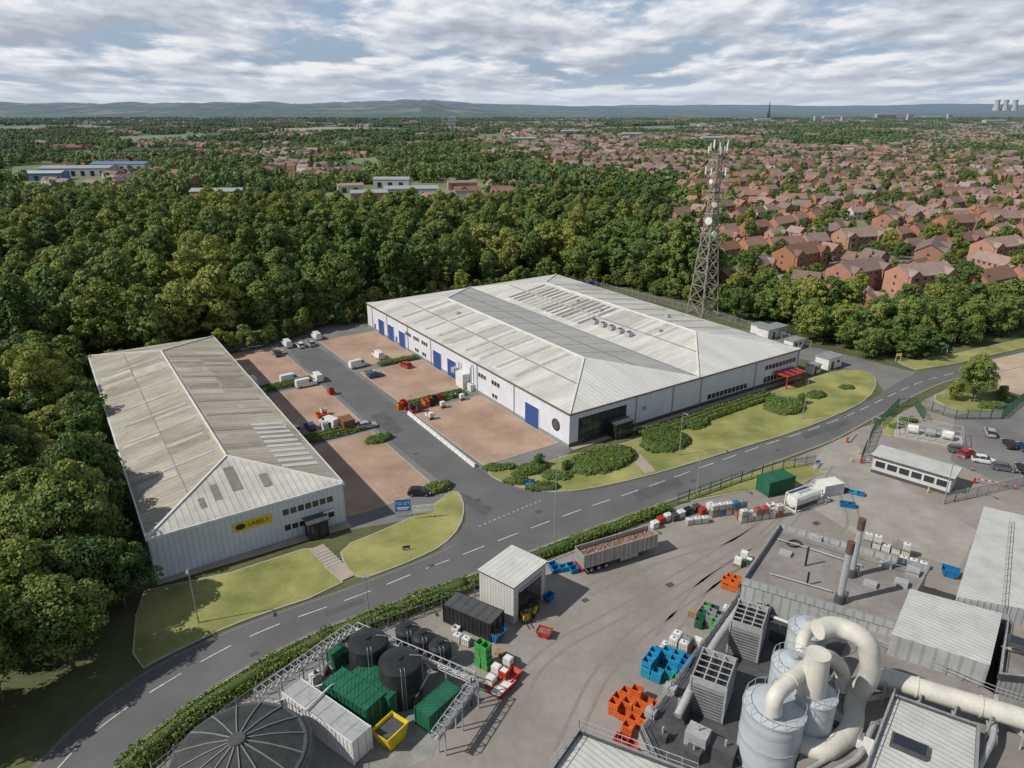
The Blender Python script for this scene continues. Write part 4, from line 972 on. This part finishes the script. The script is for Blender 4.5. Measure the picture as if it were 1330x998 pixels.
ibcs('ibc_tank_row',945,668,.25,5,1,2,[whitep,whitep,blue,greym]); ibcs('ibc_tank_row',985,672,.25,6,2,2,[whitep,whitep,red]); ibcs('ibc_tank_row',905,680,.2,3,1,1)
stack('crate_stack',1000,665,.25,3,1,2,[blue,whitep])
container('shipping_container',1006,637,6.,3.,2.9,green,.45)
a=G(1042,656); b=MB(); 
b.tube([(-3.2,0,1.6),(-3.,0,1.6),(3.,0,1.6),(3.2,0,1.6)],[.7,1.15,1.15,.7],whitep,20)
for x in(-3.1,3.1):
    for y in(-1.2,1.2): b.box(x,y,1.4,.16,.16,2.8,whitep)
    for z_ in(.1,2.75): b.box(x,0,z_,.14,2.24,.14,whitep)
for y in(-1.2,1.2):
    for z_ in(.1,2.75): b.box(0,y,z_,6.04,.14,.14,whitep)
b.box(0,0,2.8,3,.5,.06,galv); b.obj('tank_container',(a.x,a.y,.01),.5,smooth=True)
container('portable_cabin',1076,640,4.,2.5,2.2,whitep,.3,roof=whitep); stack('crate_stack',1065,650,.3,2,2,1,[greenp,whitep])
stack('crate_stack',1103,640,-.5,4,1,1,[blue,blue2],1.2,1.,.5); stack('crate_stack',1100,658,-.3,2,1,1,[blue]); stack('crate_stack',1085,628,-.5,3,1,1,[whitep,galv])
skip('recycling_skip',1233,748,blue,-.6,2.4,1.6,1.2)
skip('waste_skip',707,826,red,-.4,2.,1.4,.9,soil); skip('waste_skip',641,828,blue,-.7,3.,1.9,1.4,darkg); skip('waste_skip',713,780,blue,.9,1.6,1.,1.)
skip('waste_skip',508,962,yellow,.95,3.3,2.5,2.1,darkg)
skip('waste_skip',480,488,yellow,A2,3,1.8,1.2,blue); skip('waste_skip',361,461,yellow,A2,3,1.8,1.2,blue2)
stack('crate_stack',866,876,-.6,4,4,3,[blue2,blue2,blue]); ibcs('ibc_tank_row',880,850,-.6,2,3,2,[whitep,greym]); ibcs('ibc_tank_row',862,848,-.6,1,2,1,[whitep])
stack('crate_stack',832,928,-.6,5,4,2,[orange],1.2,1.,.9,.03); stack('crate_stack',815,955,-.6,1,3,2,[red,orange]); stack('crate_stack',822,972,-.6,3,1,1,[red,orange],1.4,1.2,.6)
stack('crate_stack',878,894,-.6,1,3,2,[greenp]); stack('crate_stack',922,812,-.6,3,4,3,[greend,greenp,greym],1.,.8,.7)
stack('crate_stack',951,760,-.6,2,3,2,[orange],1.2,1.,.8); stack('crate_stack',910,870,-.6,1,3,1,[darkg])
for px,py,c_ in [(958,735,whitep),(966,728,whitep),(972,735,greend),(950,790,None),(944,798,whitep),(905,845,whitep),(930,830,greenp),(915,850,None),(650,850,None),(660,868,whitep),(645,880,whitep),(662,858,None),(638,892,whitep),(655,885,red),(900,800,None)]: pallets('pallet_stack',px,py,-.6,random.randint(2,6),c_)
stack('crate_stack',628,866,.9,1,2,4,[greenp],1.1,.9,.9,0); skip('waste_skip',652,898,red,.9,3.6,1.6,.8,whitep); skip('waste_skip',665,882,red,.9,2.4,1.4,.8)
container('steel_shelter',615,812,7.5,3.2,2.8,blackm,-.55,roof=darkg); stack('crate_stack',590,822,-.55,1,2,1,[whitep,red],.9,.8,.6); ibcs('ibc_tank_row',600,835,-.5,2,1,1)
for px,py,ms,nx,ny in [(523,531,[orange,orange,red],2,3),(543,534,[orange,darkg,red],3,2),(556,527,[blue,orange,blackm],2,2),(568,522,[red,blackm],2,1),(553,541,[whitep],2,1),(425,556,[orange,blue,whitep],2,2),(418,541,[whitep,orange],2,2),(395,500,[orange,whitep],2,1),(430,512,[red,greenp],1,2),(590,516,[whitep],1,2)]: stack('crate_stack',px,py,A2,nx,ny,2,ms)
container('rusty_container',451,556,3.2,2.4,2.3,rust,Vv)
for px,py in [(560,545),(575,530),(600,520)]: pallets('pallet_stack',px,py,A2,4,whitep)
# ---------------------------------------------------------------- tank compound
comp=mat('compound_concrete',(.24,.235,.225),.85,.25,.3,world=True,big=.15)
sheet('compound_floor',W([(330,915),(462,822),(520,815),(612,885),(560,985),(500,1010),(330,1010)]),.022,comp)
def tank(name,px,py,z,r,m=tanb):
    a=G(px,py,z); b=MB(); b.cyl(0,0,0,z*.97,r,r,m,32,False); rows=[(0,r*1.03),(.12,r*1.0),(.32,r*.72),(.45,r*.38),(.5,.25)]
    for (u0,r0),(u1,r1) in zip(rows[:-1],rows[1:]): b.cyl(0,0,z*.97+u0,z*.97+u1,r0,r1,m,32,False)
    b.cyl(0,0,z*.97+.45,z*.97+.7,.35,.35,m,14)
    for k in range(1,5): b.cyl(0,0,z*.2*k,z*.2*k+.07,r*1.015,r*1.015,m,32)
    for s in(-.22,.22): b.tube([(s,-r-.12,0),(s,-r-.12,z+.6),(s,-r+.4,z+.6)],.03,galv,5)
    for k in range(int(z/.35)): b.tube([(-.22,-r-.12,.3+k*.35),(.22,-r-.12,.3+k*.35)],.02,galv,4)
    b.tube([(r+.15,0,.3),(r+.15,0,z),(r*.5,0,z+.5)],.07,galv,6)
    return b.obj(name,(a.x,a.y,.015),.3,smooth=True)
tank('storage_tank',477,832,5.,2.3); tank('storage_tank',519,858,5.3,2.4); tank('storage_tank',529,817,2.9,1.5); tank('storage_tank',549,826,2.9,1.4); tank('storage_tank',571,838,2.9,1.4)
a=G(308,962,6.6); b=MB(); r_=6.2; dk=mat('dome_cover',(.04,.045,.045),.6,.3,.6)
b.cyl(0,0,0,4.9,r_,r_,greym,48,False)
pr=[(4.9,r_*1.03),(5.5,r_*.8),(6.1,r_*.5),(6.6,r_*.14)]
for (u0,r0),(u1,r1) in zip(pr[:-1],pr[1:]): b.cyl(0,0,u0,u1,r0,r1,dk,16,False)
b.cyl(0,0,6.55,6.9,.9,.8,darkg,16); b.cyl(0,0,4.7,4.95,r_*1.05,r_*1.05,darkg,48)
for k in range(16):
    t=k*math.pi/8; ca,sa=math.cos(t),math.sin(t); b.tube([(ca*r_*1.03,sa*r_*1.03,4.98),(ca*r_*.8,sa*r_*.8,5.58),(ca*r_*.5,sa*r_*.5,6.18),(ca*.8,sa*.8,6.66)],.08,dfen,4)
for k in range(0,36):
    t=k*math.pi/18; b.tube([(math.cos(t)*r_*1.12,math.sin(t)*r_*1.12,4.2),(math.cos(t)*r_*1.12,math.sin(t)*r_*1.12,5.1)],.03,darkg,4)
b.tube([(math.cos(k*math.pi/18)*r_*1.12,math.sin(k*math.pi/18)*r_*1.12,5.1) for k in range(37)],.03,darkg,4)
b.cyl(0,0,4.1,4.2,r_*1.13,r_*1.13,dfen,48)
for k in range(5): b.cyl(0,0,.8*k+.5,.8*k+.56,r_*1.01,r_*1.01,galv,48)
b.obj('digester_tank',(a.x,a.y,0),smooth=False)
ca=yaw((430,905),(490,945))
container('shipping_container',462,922,7.,2.9,3.2,green,ca); container('shipping_container',492,908,6.5,2.7,3.,green,ca); container('equipment_cabinet',570,928,5.2,2.2,2.4,green,yaw((545,950),(595,905)))
container('equipment_cabinet',441,862,2.2,1.8,2.,green,.8)
container('pump_house_container',426,950,11.5,2.6,3.2,whitep,yaw((370,905),(480,985)),roof=galv)
b=MB()
fr=[G(336,900,4.2),G(458,814,4.2),G(612,880,4.2),G(560,950,4.2)]
def truss(P,Q,n):
    for dz in(0,-.9):
        for o in(0,.9):
            dd=(Q-P).normalized();nn=Vector((-dd.y,dd.x,0))*o; b.tube([P+nn+Vector((0,0,dz)),Q+nn+Vector((0,0,dz))],.07,galv,5)
    for i in range(n+1):
        p=P.lerp(Q,i/n);dd=(Q-P).normalized();nn=Vector((-dd.y,dd.x,0))*.9
        b.tube([p,p+nn],.05,galv,4); b.tube([p-Vector((0,0,.9)),p],.05,galv,4); b.tube([p+nn-Vector((0,0,.9)),p+nn],.05,galv,4)
        if i%3==0: b.tube([Vector((p.x,p.y,0)),p],.09,galv,6); b.tube([Vector((p.x+nn.x,p.y+nn.y,0)),p+nn],.09,galv,6)
        if i<n: b.tube([p-Vector((0,0,.9)),P.lerp(Q,(i+1)/n)],.04,galv,4)
    for k,rr_ in((.25,.12),(.5,.09),(.72,.14)):
        dd=(Q-P).normalized();nn=Vector((-dd.y,dd.x,0))*k; b.tube([P+nn-Vector((0,0,.8)),Q+nn-Vector((0,0,.8))],rr_,greym if rr_>.1 else whitep,8)
for P,Q,n in zip(fr[:-1],fr[1:],(14,15,7)): truss(P,Q,n)
b.obj('pipe_gantry')
b=MB()
for l in ([(350,915,2.6),(470,870,2.6),(470,840,2.6)],[(345,930,1.2),(380,905,1.2),(440,880,1.2)],[(540,905,1.5),(560,870,1.5),(540,845,1.5)],[(395,925,3.5),(430,890,3.5),(455,880,1)]): b.tube(fillet([G(*p) for p in l],.8),.12,whitep,8)
b.obj('process_pipes')
b=MB()
for px,py in [(375,920),(395,900),(410,885),(425,875),(345,935),(540,915),(535,880),(500,870),(600,905),(585,870)]:
    a=G(px,py); b.at(a.x,a.y,0,.8); s_=random.uniform(.7,1.4); b.box(0,0,s_/2,s_,s_*.8,s_,random.choice([galv,whitep,darkg,blue])); b.cyl(.1,0,s_,s_+.4,.25,.2,darkg,10); b.tube([(0,0,s_),(0,0,s_+.7),(.8,0,s_+.7)],.06,galv,6)
b.obj('pump_equipment')
# ---------------------------------------------------------------- factory
fac=empty('factory')
fw1=mat('factory_cladding',(.36,.37,.375),.5,.12,.4,rib=.45,ribd=.35,axis='xy'); fl=mat('factory_roof_light',(.47,.47,.455),.6,.14,.3,rib=.9,ribd=.2,axis='xy')
def block(name,pp_,z,mw,mt,par=.0,pm=None):
    P=W(pp_,z); b=MB(); b.prism(P,0,z,mw,mt)
    if par:
        n=len(P)
        for i in range(n):
            a=P[i];c=P[(i+1)%n];m=(a+c)/2; b.box(m.x,m.y,z+par/2-.1,(c-a).length+.3,.3,par+.2+.004*i,pm or darkg,rz=math.atan2(c.y-a.y,c.x-a.x),top=greym)
    return b.obj(name,parent=fac)
block('flat_roof_block',[(1012,686),(1205,742),(1165,816),(964,757)],6.,fw1,froof,.8,fw1)
block('right_wing',[(1278,658),(1420,690),(1380,800),(1242,775)],8.,fw1,fl)
block('loading_block',[(1182,765),(1302,797),(1286,864),(1158,824)],7.5,fw1,fl)
block('side_block',[(1318,730),(1480,760),(1480,900),(1298,880)],5.5,fw1,froof,.6)
block('low_block',[(1110,815),(1160,826),(1290,900),(1480,960),(1480,1120),(1000,1120),(1050,940)],4.5,fw1,froof)
block('bottom_shed',[(1160,905),(1270,945),(1262,1090),(1110,1040)],7.,fw1,fl,.35)
block('bottom_roof',[(752,952),(905,1010),(880,1080),(690,1040)],5.,fw1,fl,.5)
block('plant_deck',[(960,770),(1150,830),(1060,1010),(880,1060),(830,950)],2.2,fw1,darkg)
b=MB()
for px,py,pt in [(1105,748,676),(1090,782,706)]:
    a=G(px,py,6.); v=(499-pt)/F; zt=H+a.y*(v*cp-sp)/(v*sp+cp)
    b.cyl(a.x,a.y,6,zt,.42,.42,galv,16); b.cyl(a.x,a.y,zt-1.4,zt+.2,.47,.47,mat('scorched_steel',(.11,.065,.05),.8,.3,1.),16); b.cyl(a.x,a.y,6,7.2,.7,.6,darkg,16)
    b.tube([(a.x+.5,a.y,7.5),(a.x+.9,a.y,7.5),(a.x+.9,a.y,6)],.15,galv,6)
for px,py,h in [(1046,735,3),(1048,760,2),(1150,735,1),(1170,760,1.2),(1130,760,.8),(1060,700,1),(1185,745,1.4),(1020,720,.7)]:
    a=G(px,py,6.); b.box(a.x,a.y,6+h*.3,1.6,1.1,h*.6,galv,rz=-.6) if h<2 else b.tube([(a.x,a.y,6),(a.x,a.y,6+h)],.14,blackm,8)
for l in ([(1010,700),(1050,712),(1120,735)],[(1120,715),(1190,735)],[(1000,745),(1080,768)]): b.tube([G(x,y,6.3) for x,y in l],.1,galv,6)
for s_ in range(7): a=G(1040+s_*22,698+s_*6.5,6.); b.tube([(a.x,a.y,6.6),(a.x,a.y,7.6)],.04,galv,4)
b.tube([G(1016,690,7.6),G(1198,743,7.6)],.04,galv,4)
a=G(1031,708,6.); b.tube([(a.x+math.cos(t)*1,a.y+math.sin(t)*.8,6.1+t*.02) for t in np.linspace(0,14,60)],.06,blackm,5)
b.T=Matrix.Identity(4); b.obj('roof_plant',parent=fac)
ibcs('ibc_tank_row',1150,716,-.55,5,1,2,[whitep,greym]); ibcs('ibc_tank_row',1185,735,-.55,3,1,1,[whitep,blackm])
def cooler(px,py,w,d,z0,h):
    a=G(px,py,z0); b=MB()
    b.box(0,0,h*.42,w,d,h*.84,greym); b.box(0,0,.1,w+.4,d+.4,.2,darkg)
    for i in range(9):
        for s in(-1,1): b.box(0,s*(d/2+.04),.5+i*h*.08,w-.4,.08,.08,darkg); b.box(s*(w/2+.04),0,.5+i*h*.08,.08,d-.4,.08,galv)
    for s in(-1,1): b.box(0,s*(d/2-.06),h*.92,w,.12,h*.16+.2,galv); b.box(s*(w/2-.065),0,h*.92,.12,d-.26,h*.16+.18,galv)
    b.box(0,0,h*.85,w-.3,d-.3,.05,blackm)
    for i in range(1,3): b.box(-w/2+i*w/3,0,h*.98,.14,d-.01,.12,galv)
    for j in range(1,5): b.box(0,-d/2+j*d/5,h*.98+.1,w-.01,.1,.1,galv)
    for s in(-1,1):
        for t in(-1,1): b.box(s*w/2,t*d/2,h/2,.2,.2,h,galv)
    b.obj('cooling_unit',(a.x,a.y,z0),yaw((963,757),(1165,816)),parent=fac)
cooler(968,840,3.6,4.6,2.2,5.); cooler(922,912,3.8,5.,2.2,5.)
b=MB()
def silo(px,py,z,r,m=siloM,cone=.8):
    a=G(px,py,z); b.cyl(a.x,a.y,0,z,r,r,m,32,False); b.cyl(a.x,a.y,z,z+cone,r,.3,m,32,False); b.cyl(a.x,a.y,z+cone-.1,z+cone+.3,.4,.4,galv,12)
    b.cyl(a.x,a.y,z-.15,z+.02,r*1.03,r*1.03,galv,32); b.cyl(a.x,a.y,z*.6,z*.6+.12,r*1.02,r*1.02,galv,32)
    for k in range(16):
        t=k*math.pi/8; b.tube([(a.x+math.cos(t)*r*.98,a.y+math.sin(t)*r*.98,z),(a.x+math.cos(t)*r*.98,a.y+math.sin(t)*r*.98,z+1)],.03,galv,4)
    b.tube([(a.x+math.cos(k*.3927)*r*.98,a.y+math.sin(k*.3927)*r*.98,z+1) for k in range(17)],.035,galv,4)
silo(1006,918,9.,3.); silo(1030,862,11,2.1); silo(1058,900,9.5,2.2); silo(1050,815,8.,2.2)
b.obj('silos',parent=fac,smooth=True)
b=MB()
def pipe(l,r,m=duct,fr_=1.8):
    pts=fillet([G(*p) for p in l],fr_,8); b.tube(pts,r,m,20)
    for p,q_ in zip([Vector(G(*x)) for x in l[:-1]],[Vector(G(*x)) for x in l[1:]]):
        L=(q_-p).length
        for k in range(1,int(L/3)+1):
            c=p.lerp(q_,min(.95,k*3/L)); d=(q_-p).normalized()
            if fr_*1.1<(c-p).length<L-fr_*1.1: b.tube([c-d*.07,c+d*.07],r*1.09,m,20)
c0=G(1052,905,9.); b.tube([(c0.x,c0.y,2),(c0.x,c0.y,9),(c0.x,c0.y,14.5)],[1.5,1.5,1.15],duct,24); 
for z_ in (4,7,10,12.5,14.4): b.cyl(c0.x,c0.y,z_,z_+.15,1.62-.03*z_,1.62-.03*z_,duct,24)
pipe([(1062,818,14),(1085,812,14),(1128,830,14),(1132,880,9),(1110,905,5),(1108,950,5),(1070,978,5),(1040,965,5)],1.05,fr_=2.2)
pipe([(1005,925,10),(1005,905,12),(1040,872,12),(1075,850,10),(1095,870,7),(1095,900,5)],.8)
pipe([(1120,870,7),(1150,880,7.2),(1230,905,7.2),(1300,925,7.2),(1420,962,7.2)],1.05,fr_=1.)
pipe([(1075,905,4),(1120,915,4),(1160,905,4),(1150,885,6)],.6)
pipe([(960,790,6),(925,840,5.5),(895,900,5.),(880,930,4)],.45,galv)
pipe([(1052,815,11),(1040,835,11),(1040,870,9)],.7)
for px,py,z_ in [(1150,880,7.2),(1195,894,7.2),(1240,908,7.2),(1285,921,7.2),(1330,935,7.2)]:
    a=G(px,py,z_); 
    for s in(-1.3,1.3): b.tube([(a.x+s*.4,a.y+s*.9,2),(a.x+s*.4,a.y+s*.9,z_+.3)],.12,galv,6)
    b.tube([(a.x-.55,a.y-1.2,z_-1.25),(a.x+.55,a.y+1.2,z_-1.25)],.12,galv,6)
b.obj('ventilation_ducts',parent=fac,smooth=True)
b=MB()
def rail(l,z,h=1.1):
    P=[G(x,y,z) for x,y in l]
    for a,c in zip(P[:-1],P[1:]):
        n=max(1,int((c-a).length/1.5))
        for k in(.55,1.): b.tube([a+Vector((0,0,h*k)),c+Vector((0,0,h*k))],.04,galv,4)
        for i in range(n+1): p=a.lerp(c,i/n); b.tube([p,p+Vector((0,0,h))],.04,galv,4)
rail([(832,950),(880,1055)],2.2); rail([(960,772),(835,948)],2.2); rail([(752,950),(905,1008)],5.,1.6); rail([(752,950),(690,1040)],5.,1.6); rail([(1112,830),(1290,902),(1330,915)],4.5); rail([(1160,905),(1110,1035)],7.); rail([(1318,730),(1298,878)],5.5); rail([(1310,680),(1300,790)],8.)
for k in range(9):
    a=G(1080+k*9,930+k*8,4.7); b.box(a.x,a.y,5.,random.uniform(.6,1.8),random.uniform(.6,1.4),random.uniform(.4,1.4),random.choice([galv,whitep,greym]),rz=-.6)
for l,r_ in (([(1300,840,6),(1340,850,6)],.2),([(1120,960,4.8),(1050,1000,4.8)],.25),([(1135,940,5),(1115,985,5),(1070,1010,5)],.3),([(1000,800,2.6),(1040,815,2.6),(1030,850,5)],.25),([(985,950,2.6),(960,985,2.6)],.3),([(1295,905,6.),(1290,960,6.),(1270,1000,6.)],.3),([(1310,940,5.),(1340,965,5.)],.2),([(990,780,3),(1030,795,3),(1075,808,3)],.15),([(990,786,3),(1030,801,3),(1075,814,3)],.15)): b.tube(fillet([G(*p) for p in l],1.),r_,galv,8)
for px,py in [(1180,972),(1330,840)]:
    a=G(px,py,7.); b.box(a.x,a.y,7.25,3.2,1.7,.5,darkg,rz=-.6); b.box(a.x,a.y,7.54,2.8,1.3,.08,glass,rz=-.6)
for px,py in [(860,960),(900,985),(940,985),(880,930),(990,800),(1010,830),(905,965),(845,930),(870,900)]:
    a=G(px,py,2.2); s_=random.uniform(.8,1.8); b.box(a.x,a.y,2.2+s_/2,s_*1.3,s_,s_,random.choice([galv,darkg,greym]),rz=-.6); b.tube([(a.x,a.y,2.2+s_),(a.x,a.y,3.+s_)],.12,galv,6)
b.obj('walkways_and_pipes',parent=fac)
P=W([(1150,578),(1250,606),(1226,624),(1138,591)],3.6); b=MB(); ax=(P[1]-P[0]); rz=math.atan2(ax.y,ax.x); ctr=sum(P,Vector())/4; L=ax.length; w=5.
b.box(0,0,1.7,L,w,3.4,mat('gatehouse_wall',(.5,.5,.5),.6,.1,.5)); b.box(0,0,3.5,L+.9,w+.9,.25,darkg,top=fl)
for i in range(6):
    b.box(-L/2+1.4+i*(L-2.8)/5,-w/2-.04,2.,1.7,.1,1.2,glass); b.box(-L/2+1.4+i*(L-2.8)/5,-w/2-.02,2.,1.9,.08,1.4,frame)
for y in(-1.2,1.2): b.box(-L/2-.04,y,2.,.1,1.,1.2,glass)
b.box(-L/2-.04,0,1.1,.1,.9,2.1,bluedoor); b.box(0,-w/2-.05,.3,L,.1,.6,darkg)
b.obj('gatehouse',(ctr.x,ctr.y,0),rz)
for px,py,r_ in [(1118,602,-.2),(1265,628,-.4),(1100,575,.9)]:
    a=G(px,py); b=MB(); b.box(0,0,.55,.35,.35,1.1,red); b.tube([(0,0,.95),(4.5,0,1.0)],.07,whitep,6)
    for k in range(4): b.box(.6+k*1.1,0,.96+k*.01,.5,.16,.16,red)
    b.obj('barrier_gate',(a.x,a.y,0),r_)
for px,py in [(1115,590),(1160,612),(1205,640),(1105,600),(1240,652),(1262,612),(1306,633),(1318,636)]:
    a=G(px,py); b=MB(); b.tube([(0,0,0),(0,0,1.),(0,0,1.05)],[.12,.12,.05],yellow if px%2 else red,10); b.tube([(0,0,.6),(0,0,.75)],.125,whitep,10); b.obj('bollard',(a.x,a.y,.02))
b=MB(); a=G(1205,568)
b.at(a.x,a.y,0,-.5)
for i in range(3): b.tube([(-4+i*3.2,0,1.3),(-3.8+i*3.2,0,1.3),(-2+i*3.2,0,1.3),(-1.8+i*3.2,0,1.3)],[.5,.9,.9,.5],whitep if i!=1 else greym,14)
for x in np.arange(-6,6.1,2):
    for y in(-3,3): b.tube([(x,y,0),(x,y,2.6)],.07,galv,5)
for y in(-3,3):
    for z_ in(1.3,2.6): b.tube([(-6,y,z_),(6,y,z_)],.06,galv,5)
for x in(-6,6):
    for z_ in(1.3,2.6): b.tube([(x,-3,z_),(x,3,z_)],.06,galv,5)
b.box(0,0,.15,12.5,6.5,.3,kerbm); b.box(3,1.4,1.,1.6,1.6,1.6,galv)
b.T=Matrix.Identity(4); b.obj('gas_tank_compound')
for px,py,L,w,h,m in [(1075,476,6,4,3,render_),(1055,484,3.2,2.4,2.2,whitep),(1002,437,9,4,3,greym),(1030,452,5,3,2.6,greym),(985,432,4,3,2.6,whitep)]:
    a=G(px,py); b=MB(); b.box(0,0,h/2,L,w,h,whitep); b.box(0,0,h+.08,L+.4,w+.4,.18,greym); b.box(-L*.2,-w/2-.03,1.05,1.,.08,2.1,darkg); b.box(L*.2,-w/2-.03,h*.6,1.2,.08,.7,glass); b.obj('substation_cabin',(a.x,a.y,.03),A2)
# ---------------------------------------------------------------- sky + light
sun_dir=Vector((-.95,-.30,0)).normalized(); el=R(43)
sd=Vector((sun_dir.x*math.cos(el),sun_dir.y*math.cos(el),math.sin(el)))
ld=bpy.data.lights.new('sun','SUN'); ld.energy=4.5; ld.angle=R(.6); ld.color=(1,.95,.86)
so=bpy.data.objects.new('sun',ld); so.rotation_euler=(-sd).to_track_quat('-Z','Y').to_euler(); so.location=(0,0,200); COL.objects.link(so)
w=bpy.data.worlds.new('World'); bpy.context.scene.world=w; w.use_nodes=True; t=w.node_tree; t.nodes.clear()
sk=nd(t,'ShaderNodeTexSky',{'sky_type':'NISHITA','sun_disc':False,'sun_elevation':el,'sun_rotation':math.atan2(sd.x,sd.y),'altitude':60,'air_density':1.,'dust_density':2.})
tc=nd(t,'ShaderNodeTexCoord').outputs['Generated']; s=nd(t,'ShaderNodeSeparateXYZ',{},{0:tc})
zc=math_(t,'MAXIMUM',s.outputs[2],0.)
az=math_(t,'ARCTAN2',s.outputs[0],s.outputs[1])
# cloud layer: azimuth around the dome, elevation compressed towards the horizon
ev=math_(t,'MULTIPLY',math_(t,'LOGARITHM',math_(t,'ADD',zc,.045),2.718),2.9)
fx=math_(t,'ADD',5.2,math_(t,'DIVIDE',.22,math_(t,'ADD',zc,.05)))
v=nd(t,'ShaderNodeCombineXYZ',{},{0:math_(t,'MULTIPLY',az,fx),1:ev,2:3.7})
def cn(vec,sc,det,ro): return nd(t,'ShaderNodeTexNoise',{},{'Vector':vec,'Scale':sc,'Detail':det,'Roughness':ro,'Distortion':.1}).outputs[0]
n1=cn(v.outputs[0],1.15,10.,.54)
off=nd(t,'ShaderNodeVectorMath',{'operation':'ADD'},{0:v.outputs[0],1:(-.10,.22,0)}).outputs[0]
n1b=cn(off,1.15,10.,.54)
n2=cn(v.outputs[0],3.6,8.,.6)
cov=mrange(t,n1,.385,.475)
sh=math_(t,'ADD',math_(t,'MULTIPLY',math_(t,'SUBTRACT',n1b,n1),2.6),math_(t,'ADD',math_(t,'MULTIPLY',n1,.9),math_(t,'MULTIPLY',n2,.45)))
shade=mrange(t,sh,.42,.98)
cc=nd(t,'ShaderNodeValToRGB',{},{0:shade}); e=cc.color_ramp.elements; e[0].color=(.86,.87,.90,1); e[1].color=(.40,.44,.52,1); x=e.new(.42); x.color=(.61,.65,.72,1)
skyc=nd(t,'ShaderNodeVectorMath',{'operation':'SCALE'},{0:sk.outputs[0],'Scale':.095}).outputs[0]
skyc=mixc(t,.65,skyc,(.35,.48,.68,1))
elf=mrange(t,zc,.15,.6,.97,.45)
col=mixc(t,math_(t,'MULTIPLY',cov,elf),skyc,cc.outputs[0])
hzf=mrange(t,zc,0.,.04,.75,0.)
col=mixc(t,hzf,col,(.60,.66,.75,1))
amb=mrange(t,zc,.14,.45,1.,.52)
bg=nd(t,'ShaderNodeBackground',{},{0:col,1:amb}); o=nd(t,'ShaderNodeOutputWorld',{},{0:bg.outputs[0]})
cd=bpy.data.cameras.new('camera'); cd.sensor_width=36; cd.lens=36*F/1330; cd.clip_end=90000; cd.clip_start=.5
co=bpy.data.objects.new('camera',cd); co.location=(0,0,H); co.rotation_euler=(R(90)-PITCH,0,0); COL.objects.link(co)
sc=bpy.context.scene; sc.camera=co; sc.view_settings.view_transform='Standard'; sc.view_settings.look='None'; sc.view_settings.exposure=0
print('houses',nh,'objects',len(bpy.data.objects))
